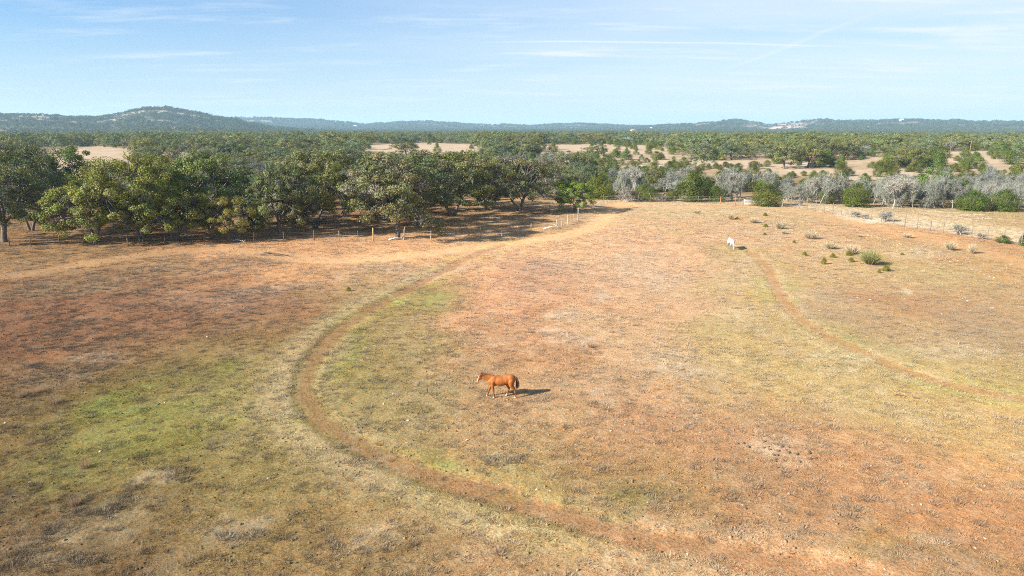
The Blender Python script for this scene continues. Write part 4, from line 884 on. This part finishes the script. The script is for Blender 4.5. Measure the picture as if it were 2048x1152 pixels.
# ------------------------------------------------------------------ far houses
def house(px, py, wpx, hpx, wall, roof, label, rz=0.0, wing=True):
    x, y, z = at(px, py); s = size_at(x, y); w = wpx * s; h = hpx * s * .62; d = w * .6; root = empty('house', (x, y, z - .4), rz); tag(root, label, 'house')
    mb = MB(); mb.c = wall; mb.box((-w / 2, -d / 2, 0), (w / 2, d / 2, h)); wl = link('wall', mb.mesh('wall', M_WALL), root)
    mb = MB(); mb.c = roof; o = .4; rh = hpx * s * .38; V = [(-w / 2 - o, -d / 2 - o, h), (w / 2 + o, -d / 2 - o, h), (w / 2 + o, d / 2 + o, h), (-w / 2 - o, d / 2 + o, h), (-w / 2 + d * .3, 0, h + rh), (w / 2 - d * .3, 0, h + rh)]
    mb.add(V, [(0, 1, 5, 4), (2, 3, 4, 5)], [(1, 2, 5), (3, 0, 4), ]); mb.add(np.array(V[:4]) - np.array([0, 0, .02]), [(3, 2, 1, 0)]); link('roof', mb.mesh('roof', M_WALL), root)
    for k in range(3):
        mb = MB(); mb.c = (.05, .06, .07); c = -w / 2 + w * (k + .5) / 3; mb.box((c - w * .07, -d / 2 - .06, h * .3), (c + w * .07, -d / 2 - .003, h * .75)); link('window', mb.mesh('window', M_METAL), wl)
    return root
house(50, 229, 11, 6, (.62, .58, .54), (.5, .47, .45), 'white house on the wooded ridge above the dark oaks', .4)
house(710, 254, 8, 4, (.7, .68, .66), (.6, .58, .56), 'small white house on the blue slope behind the pale meadow', -.2)
house(1266, 265, 11, 7, (.66, .62, .57), (.36, .2, .14), 'pale house with a red-brown roof among the far treetops', .2)
house(1303, 258, 5, 4, (.7, .68, .68), (.5, .5, .52), 'tiny white house on the far slope near the red-roofed one', 0)
house(1803, 243, 9, 5, (.72, .7, .7), (.66, .64, .64), 'white house on the crest of the long blue ridge', .1)
house(1722, 294, 10, 7, (.66, .62, .58), (.58, .55, .52), 'white shed half hidden among oaks beyond the clearing', .3)

# ------------------------------------------------------------------ shrubs, dead wood, stones, tall tufts in the field
def shrub(px, py, hpx, wpx, kind, label, group=None):
    cfg = {'seed': (CEDARS_MID[1], (2.2, 1.7, .9)), 'rabbit': (FEATHER[0], (1, 1, 1)), 'dry': (WISPS[0 if px % 2 else 1], (1, 1, 1)), 'grey': (BUSHY[0], (.85, .85, .72)), 'green': (CEDARS_MID[0], (.9, 1.15, 1.2))}[kind]
    return put('shrub', cfg[0], px, py, hpx, wpx, cfg[1], label, 'shrub', group)
for px, py, h, w in [(1647, 528, 14, 11), (1609, 511, 9, 10), (1665, 515, 9, 11), (1697, 511, 9, 12), (1702, 524, 10, 12), (1772, 542, 13, 16), (1758, 546, 8, 7), (1588, 486, 6, 7), (1531, 454, 7, 10), (1529, 470, 5, 8), (1530, 432, 7, 10), (1474, 439, 6, 7), (1804, 510, 5, 8), (697, 582, 9, 11)]:
    shrub(px, py, h, w, 'seed', 'small yellow-green juniper seedling growing in the open field', 'juniper seedlings in the field')
shrub(1740, 529, 34, 42, 'rabbit', 'large feathery yellow-green bush among the juniper seedlings')
for px, py, h, w in [(1619, 478, 22, 30), (1560, 458, 20, 26), (1568, 468, 10, 14), (1660, 498, 18, 28), (1703, 508, 22, 34), (1461, 439, 18, 16), (1507, 446, 14, 22), (1395, 427, 10, 18), (1900, 500, 22, 26), (1945, 506, 24, 20), (1815, 475, 12, 22), (1720, 474, 6, 14)]:
    shrub(px, py, h, w, 'dry', 'wispy straw-coloured shrub standing in the open field', 'wispy dry shrubs in the field')
shrub(1922, 470, 22, 30, 'grey', 'dense grey leafless bush at the tall wire fence'); shrub(1921, 462, 12, 9, 'green', 'green sprig of juniper growing out of the grey bush')
for px, py, h, w in [(2006, 486, 16, 30), (1966, 478, 12, 22), (2044, 491, 22, 16)]: shrub(px, py, h, w, 'green' if px != 1966 else 'grey', 'grey-green bush growing along the tall wire fence', 'bushes along the tall wire fence')
for px, py, h, w in [(1712, 434, 12, 20), (1766, 443, 22, 30), (1728, 437, 9, 18), (1256, 403, 32, 38), (1327, 403, 14, 22), (1600, 412, 14, 16)]: shrub(px, py, h, w, 'grey', 'whitish leafless bush close to the wire fence', 'whitish leafless bushes by the fence')

def branch(px, py, length, label, colr, ang, seed):
    rg = np.random.default_rng(seed); x, y, z = at(px, py); root = empty('fallen_branch', (x, y, z), ang); tag(root, label, 'branch'); L = length; k_ = min(1, L / 2.4)
    mb = MB(); mb.c = colr; mb.tube([(-L / 2, 0, .10 * k_), (-L / 6, .1 * k_, .28 * k_), (L / 6, -.05 * k_, .25 * k_), (L / 2, .1 * k_, .08 * k_)], np.array([.11, .1, .08, .03]) * min(1, L / 2.4), 7); lb = link('limb', mb.mesh('limb', M_WOOD, True), root)
    for k in range(5):
        t = rg.uniform(-.4, .45); a = rg.uniform(0, 6.28); l = L * rg.uniform(.15, .35); mb = MB(); mb.c = colr; p = np.array([t * L, 0, .2 * k_]); d = np.array([math.cos(a), math.sin(a), rg.uniform(0, .5)]) * l; d[2] = max(d[2], -.15)
        mb.tube([p, p + d * .5 + rg.normal(0, .05, 3), p + d], np.array([.05, .035, .012]) * min(1, L / 2.4), 5); link('twig', mb.mesh('twig', M_WOOD, True), lb)
branch(797, 480, 2.6, 'bleached forked branch lying against the pale-trunked oak', (.55, .50, .44), .3, 1)
branch(548, 510, 3.6, 'dark dead branch lying at the bank beside the sandy track', (.10, .08, .065), -.2, 2)
branch(478, 484, 2.2, 'bleached branch lying under the small rounded oak', (.55, .51, .46), -.5, 3)
branch(1104, 458, 2.6, 'pale fallen branch lying below the fence near its corner', (.60, .54, .46), .35, 4)
branch(1800, 792, .6, 'short dark stick lying on the green-gold grass', (.16, .10, .06), -.2, 5)

def stone_mesh(seed):
    rg = np.random.default_rng(seed); bm = bmesh.new(); bmesh.ops.create_icosphere(bm, subdivisions=1, radius=1)
    for v in bm.verts: v.co *= rg.uniform(.75, 1.2); v.co.z *= .55
    me = bpy.data.meshes.new('stone'); bm.to_mesh(me); bm.free(); a = me.color_attributes.new('col', 'FLOAT_COLOR', 'POINT'); c = np.ones((len(me.vertices), 4), np.float32); c[:, :3] = (.46, .40, .31); a.data.foreach_set('color', c.ravel()); me.materials.append(M_STONE); return me
STONES = [stone_mesh(k) for k in range(5)]
def stone(px, py, spx, label, group):
    x, y, z = at(px, py); s = max(spx * size_at(x, y) * .5, .05); o = link('stone', STONES[rs.randrange(5)], None, (x, y, z + s * .15)); o.scale = (s * rs.uniform(.8, 1.4), s * rs.uniform(.7, 1.1), s); o.rotation_euler = (0, 0, rs.uniform(0, 6.28)); tag(o, label, 'stone', group)
rs = random.Random(21)
line = [(1690, 455), (1745, 473), (1790, 488), (1830, 497), (1880, 515), (1935, 535), (1995, 560)]
for k in range(64):
    t = (k + rs.uniform(-.6, .6)) / 64 * (len(line) - 1); t = min(max(t, 0), len(line) - 1.001); i = int(t); f = t - i; a, b = line[i], line[i + 1]
    stone(a[0] + (b[0] - a[0]) * f + rs.gauss(0, 6), a[1] + (b[1] - a[1]) * f + rs.gauss(0, 1.4), rs.uniform(1.3, 4), 'pale limestone lump in the line of stones edging the orange strip', 'stones in a line beside the orange strip')
for px, py, s in [(767, 808, 6), (786, 788, 4), (1066, 806, 4), (1066, 839, 5), (968, 848, 3), (935, 880, 7), (816, 841, 6), (1200, 806, 4), (1222, 862, 6), (1167, 874, 5), (1250, 850, 4), (1190, 905, 6), (998, 968, 4), (947, 947, 3), (1074, 979, 7), (1100, 982, 4), (1295, 1005, 5), (1485, 1010, 5), (1385, 933, 5), (1435, 934, 4), (1578, 988, 5), (1560, 1028, 6), (1842, 1009, 8), (1825, 1010, 4), (1815, 968, 5), (1970, 972, 5), (1950, 1096, 4), (1770, 1138, 6), (1970, 1077, 3), (1400, 865, 4), (1425, 861, 3),
    (1715, 596, 5), (1740, 600, 6), (1925, 597, 4), (1935, 602, 5), (1985, 615, 4), (1640, 622, 4), (1884, 628, 4), (414, 674, 5), (275, 606, 3), (320, 676, 3), (200, 903, 6), (60, 965, 7), (536, 957, 6), (10, 846, 6), (330, 805, 4), (370, 808, 4), (1660, 1105, 4), (1375, 1104, 4), (1000, 1050, 4), (1120, 760, 3), (1480, 590, 3), (860, 700, 4)]:
    stone(px, py, s, 'small pale stone lying loose on the pasture', 'loose stones on the pasture')

def clod_mesh(seed):
    me = stone_mesh(seed); me.name = 'dung'; c = np.ones((len(me.vertices), 4), np.float32); c[:, :3] = (.14, .10, .07); me.color_attributes['col'].data.foreach_set('color', c.ravel()); return me
CLODS = [clod_mesh(50 + k) for k in range(3)]
for k in range(34):
    px, py = 1555 + rs.gauss(0, 38), 903 + rs.gauss(0, 13); x, y, z = at(px, py + (px - 1555) * .22); s = rs.uniform(.035, .085); o = link('dung', CLODS[k % 3], None, (x, y, z + s * .4)); o.scale = (s * 1.3, s, s * 1.2); o.rotation_euler = (0, 0, rs.uniform(0, 6)); tag(o, 'small dark dung lump on the pale dry patch', 'dung', 'dung lumps on the pale dry patch')

def tall_tuft(seed, n, h, w, colr):
    rg = random.Random(seed); V, T = blades(rg, n, h, w, .28, .004); c = np.array([colr]) * np.array([rg.uniform(.6, 1.2) for _ in range(n)])[:, None]
    return mesh_np('dry_grass_tuft', V, None, T, np.repeat(c, 3, 0), M_STRAW)
TUFTS = [tall_tuft(60 + k, 200, .60, .19, (.34, .23, .14)) for k in range(3)]; PALE = [tall_tuft(70 + k, 160, .42, .22, (.42, .35, .24)) for k in range(2)]
for px, py, s, pale in [(128, 697, 1, 0), (267, 549, 1.1, 0), (34, 673, .9, 0), (60, 732, .8, 0), (44, 794, 1, 0), (72, 786, .8, 0), (109, 808, 1.05, 0), (519, 629, .9, 0), (150, 1010, .85, 0), (1182, 695, 1.0, 0), (1168, 702, .5, 1), (170, 935, .9, 0), (170, 705, .6, 0), (480, 690, .6, 0), (500, 642, .7, 0), (660, 618, .6, 1), (1220, 665, .55, 1), (1505, 750, .5, 1), (1512, 748, .45, 1), (1110, 620, .5, 1), (1370, 722, .45, 1), (1385, 716, .5, 1), (1620, 524, .6, 1), (1680, 582, .5, 1), (1630, 540, .55, 1), (1860, 455, .7, 1), (1808, 478, .8, 1), (390, 640, .5, 0)]:
    x, y, z = at(px, py); o = link('dry_grass_tuft', (PALE if pale else TUFTS)[rs.randrange(2)], None, (x, y, z)); o.scale = (s, s, s); o.rotation_euler = (0, 0, rs.uniform(0, 6))
    tag(o, 'upright pale straw tuft in the short grass' if pale else 'upright reddish-tan grass tuft throwing a dark shadow', 'grass tuft', 'pale straw tufts' if pale else 'reddish-tan grass tufts')

# ------------------------------------------------------------------ horses
def ell(bm, c, r, rot=0.0):
    m = bmesh.ops.create_uvsphere(bm, u_segments=20, v_segments=12, radius=1)['verts']; cr, sr = math.cos(rot), math.sin(rot)
    for v in m:
        x, y, z = v.co.x * r[0], v.co.y * r[1], v.co.z * r[2]; v.co = (c[0] + x * cr - z * sr, c[1] + y, c[2] + x * sr + z * cr)
def limb(bm, P, R, flat=1.0):
    """tapered limb as overlapping spheres, welded by the remesh"""
    for a, b, ra, rb_ in zip(P[:-1], P[1:], R[:-1], R[1:]):
        a = Vector(a); b = Vector(b); n = max(2, int((b - a).length / (min(ra, rb_) * .45)))
        for i in range(n + 1):
            t = i / n; r = ra + (rb_ - ra) * t; p = a.lerp(b, t); m = bmesh.ops.create_icosphere(bm, subdivisions=2, radius=r)['verts']
            for v in m: v.co = Vector((v.co.x, v.co.y * flat, v.co.z)) + p
def horse(name_label, loc, rz, coat, dark, graze, socks, blaze, mane_c, scale=1.0):
    bm = bmesh.new()
    ell(bm, (.42, 0, 1.04), (.34, .23, .34)); ell(bm, (0, 0, 1.03), (.58, .275, .305)); ell(bm, (-.30, 0, 1.08), (.42, .26, .29)); ell(bm, (-.56, 0, 1.12), (.31, .25, .31)); ell(bm, (.30, 0, 1.27), (.30, .10, .13)); ell(bm, (.62, 0, 1.0), (.17, .19, .22)); ell(bm, (-.42, 0, 1.30), (.36, .14, .12))
    if graze:
        neck = [(.50, 0, 1.14), (.78, 0, .92), (1.00, 0, .62)]; head = [(1.02, 0, .60), (1.10, 0, .36), (1.14, 0, .10)]; ears = (1.0, .66); jaw = (1.02, .45)
    else:
        neck = [(.48, 0, 1.16), (.82, 0, 1.28), (1.14, 0, 1.40)]; head = [(1.19, 0, 1.40), (1.29, 0, 1.19), (1.385, 0, 0.985)]; ears = (1.17, 1.50); jaw = (1.21, 1.27)
    limb(bm, neck, [.25, .185, .125], .62); limb(bm, [(n[0] + .02, 0, n[2] - .10) for n in neck], [.20, .15, .09], .6)
    limb(bm, head, [.112, .085, .058], .72); ell(bm, (jaw[0], 0, jaw[1]), (.10, .065, .13)); ell(bm, head[2], (.062, .052, .07))
    for s in (-1, 1): limb(bm, [(ears[0], s * .055, ears[1] - .03), (ears[0] + .02, s * .075, ears[1] + .09)], [.036, .014])
    if graze: legs = [(.50, .15, [(.50, 1.0), (.54, .74), (.52, .44), (.53, .13), (.56, .03)], 'f'), (.46, -.15, [(.48, 1.0), (.46, .74), (.40, .44), (.34, .13), (.36, .03)], 'f'), (0, .15, [(-.52, 1.02), (-.50, .76), (-.66, .48), (-.62, .14), (-.58, .03)], 'h'), (0, -.15, [(-.55, 1.02), (-.55, .76), (-.74, .48), (-.74, .14), (-.70, .03)], 'h')]
    else: legs = [(0, -.15, [(.52, 1.0), (.57, .76), (.70, .46), (.80, .14), (.86, .035)], 'f'), (0, .15, [(.48, 1.0), (.50, .76), (.45, .44), (.41, .13), (.42, .035)], 'f'), (0, -.15, [(-.45, 1.02), (-.38, .80), (-.47, .49), (-.36, .15), (-.29, .04)], 'h'), (0, .15, [(-.60, 1.02), (-.60, .80), (-.82, .50), (-.87, .15), (-.84, .035)], 'h')]
    for _, sy, P, k in legs:
        R = [.15, .105, .058, .042, .055] if k == 'f' else [.21, .15, .066, .045, .056]
        limb(bm, [(p[0], sy * (1.0 if i else .75), p[1]) for i, p in enumerate(P)], R)
    me0 = bpy.data.meshes.new('raw'); bm.to_mesh(me0); bm.free(); tmp = bpy.data.objects.new('raw', me0); COL.objects.link(tmp)
    rm = tmp.modifiers.new('r', 'REMESH'); rm.mode = 'VOXEL'; rm.voxel_size = .02; sm = tmp.modifiers.new('s', 'SMOOTH'); sm.factor = .5; sm.iterations = 5
    dg = bpy.context.evaluated_depsgraph_get(); body = bpy.data.meshes.new_from_object(tmp.evaluated_get(dg)); bpy.data.objects.remove(tmp); body.name = 'body'
    v = np.empty(len(body.vertices) * 3, np.float32); body.vertices.foreach_get('co', v); v = v.reshape(-1, 3); x, y, z = v.T
    K = np.tile(np.array(coat), (len(v), 1)); low = (1 - sstep(.25, .75, z)) * (np.abs(y) > .05) * (x < .98); K = K * (1 - .35 * low[:, None])
    under = 1 - sstep(.74, .9, z); belly = sstep(.05, .3, np.abs(x)); K = K * (1 + (fbm(x * 4, z * 4, 3, 5) - .5)[:, None] * .25)
    for (sx, sy, top) in socks:
        m = (z < top) & (np.abs(x - sx) < .22) & (np.sign(y) == sy); K[m] = (.66, .58, .48)
    if blaze:
        a = np.array(head[0]); b = np.array(head[2]); d = (b - a) / np.linalg.norm(b - a); nrm = np.array([-d[2], 0, d[0]]) if False else np.array([d[2] * -1, 0, d[0]]); nrm = nrm if nrm[0] > 0 else -nrm
        q = v - a; tl = q @ d; nn = q @ nrm; m = (tl > .02) & (tl < .56) & (nn > .02) & (np.abs(y) < .026) & (x > head[0][0] - .08); K[m] = (.70, .60, .50)
        m = (tl > .42) & (x > head[0][0]); K[m] = K[m] * .5 + np.array((.45, .32, .26)) * .5
    if graze: K = K * (1 - .55 * low[:, None]); mz = (z < .3) & (x > .95); K[mz] = K[mz] * .55 + np.array((.16, .11, .09)) * .45
    hoof = z < .055; K[hoof] = np.where((K[hoof].mean(1) > .4)[:, None], K[hoof] * .8, (.10, .08, .06))
    a = body.color_attributes.new('col', 'FLOAT_COLOR', 'POINT'); c = np.ones((len(v), 4), np.float32); c[:, :3] = K; a.data.foreach_set('color', c.ravel()); body.materials.clear(); body.materials.append(M_COAT)
    body.polygons.foreach_set('use_smooth', np.ones(len(body.polygons), bool))
    root = empty('horse', loc, rz); root.scale = (scale,) * 3; tag(root, name_label, 'horse'); bo = link('body', body, root)
    rg = np.random.default_rng(4)
    mb = MB(); mb.c = dark                                  # tail: many strands
    for k in range(46):
        oy = rg.normal(0, .035); ox = rg.normal(0, .03); e = rg.uniform(.48, .72); mb.tube([(-.83, oy * .4, 1.30), (-.93 + ox * .4, oy * .8, 1.16), (-.97 + ox, oy * 1.3, .92), (-.95 + ox * 1.6, oy * 1.4, e)], [.022, .024, .02, .005], 4, C=np.array(dark) * rg.uniform(.7, 1.4))
    link('tail', mb.mesh('tail', M_COAT, True), root)
    mb = MB(); N = np.array(neck)
    top = [(.30, 0, 1.40), (neck[0][0] + .05, 0, neck[0][2] + .22), (neck[1][0] + (.07 if graze else -.02), 0, neck[1][2] + (.16 if graze else .185)), (neck[2][0] + (.09 if graze else -.01), 0, neck[2][2] + (.10 if graze else .135)), (head[0][0] + .07, 0, head[0][2] + (.05 if graze else .09))]
    for k in range(70):
        t = rg.uniform(.12, 1) * 3.999; i = int(t); f = t - i; p = np.array(top[i]) * (1 - f) + np.array(top[i + 1]) * f; s = 1 if rg.uniform() < .75 else -1; l = rg.uniform(.10, .2)
        mb.tube([p + (0, 0, -.02), p + (0, s * .05, 0), p + (rg.normal(0, .03), s * .10, -l)], [.016, .016, .004], 4, C=np.array(mane_c) * rg.uniform(.7, 1.35))
    link('mane', mb.mesh('mane', M_COAT, True), root)
    for s in (-1, 1):
        mb = MB(); mb.c = (.015, .01, .008); p = np.array(head[0]) * .72 + np.array(head[1]) * .28; b2 = bmesh.new(); bmesh.ops.create_icosphere(b2, subdivisions=2, radius=.02); V = np.array([list(q.co) for q in b2.verts]); T = [[w.index for w in f.verts] for f in b2.faces]; b2.free()
        mb.add(V + p + np.array([.05, s * .075, .0]), None, T); link('eye', mb.mesh('eye', M_COAT, True), bo)
    return root
hx, hy, hz = at(1003, 794)
horse('chestnut horse with pale blaze and white feet walking across the pasture', (hx - .02, hy, hz), math.pi, (.29, .092, .019), (.17, .065, .024), False, [(-.3, -1, .15), (-.87, 1, .075), (.84, -1, .085), (.42, 1, .075)], True, (.14, .045, .014), .92)
hx, hy, hz = at(1463, 499)
horse('white horse grazing head down beside the reddish path', (hx, hy + .3, hz), rad(-88), (.44, .415, .38), (.36, .33, .30), True, [], False, (.40, .37, .33), .94)

# ------------------------------------------------------------------ haze
def build_haze():
    m = bpy.data.materials.new('haze'); m.use_nodes = True; N = m.node_tree.nodes; L = m.node_tree.links
    for n in list(N):
        if n.type != 'OUTPUT_MATERIAL': N.remove(n)
    v = N.new('ShaderNodeVolumePrincipled'); v.inputs['Density'].default_value = 0.00012; v.inputs['Color'].default_value = (.47, .75, 1.0, 1); v.inputs['Anisotropy'].default_value = .1
    v.inputs['Density Attribute'].default_value = ''
    L.new(v.outputs[0], N['Material Output'].inputs['Volume'])
    try: m.cycles.homogeneous_volume = True
    except Exception as e: print(e)
    mb = MB(); mb.box((-7200, -7200, -9), (7200, 7200, 112)); o = link('haze', mb.mesh('haze', m)); tag(o, 'thin pale blue haze over the distant hills', 'haze', kind='stuff')
build_haze()
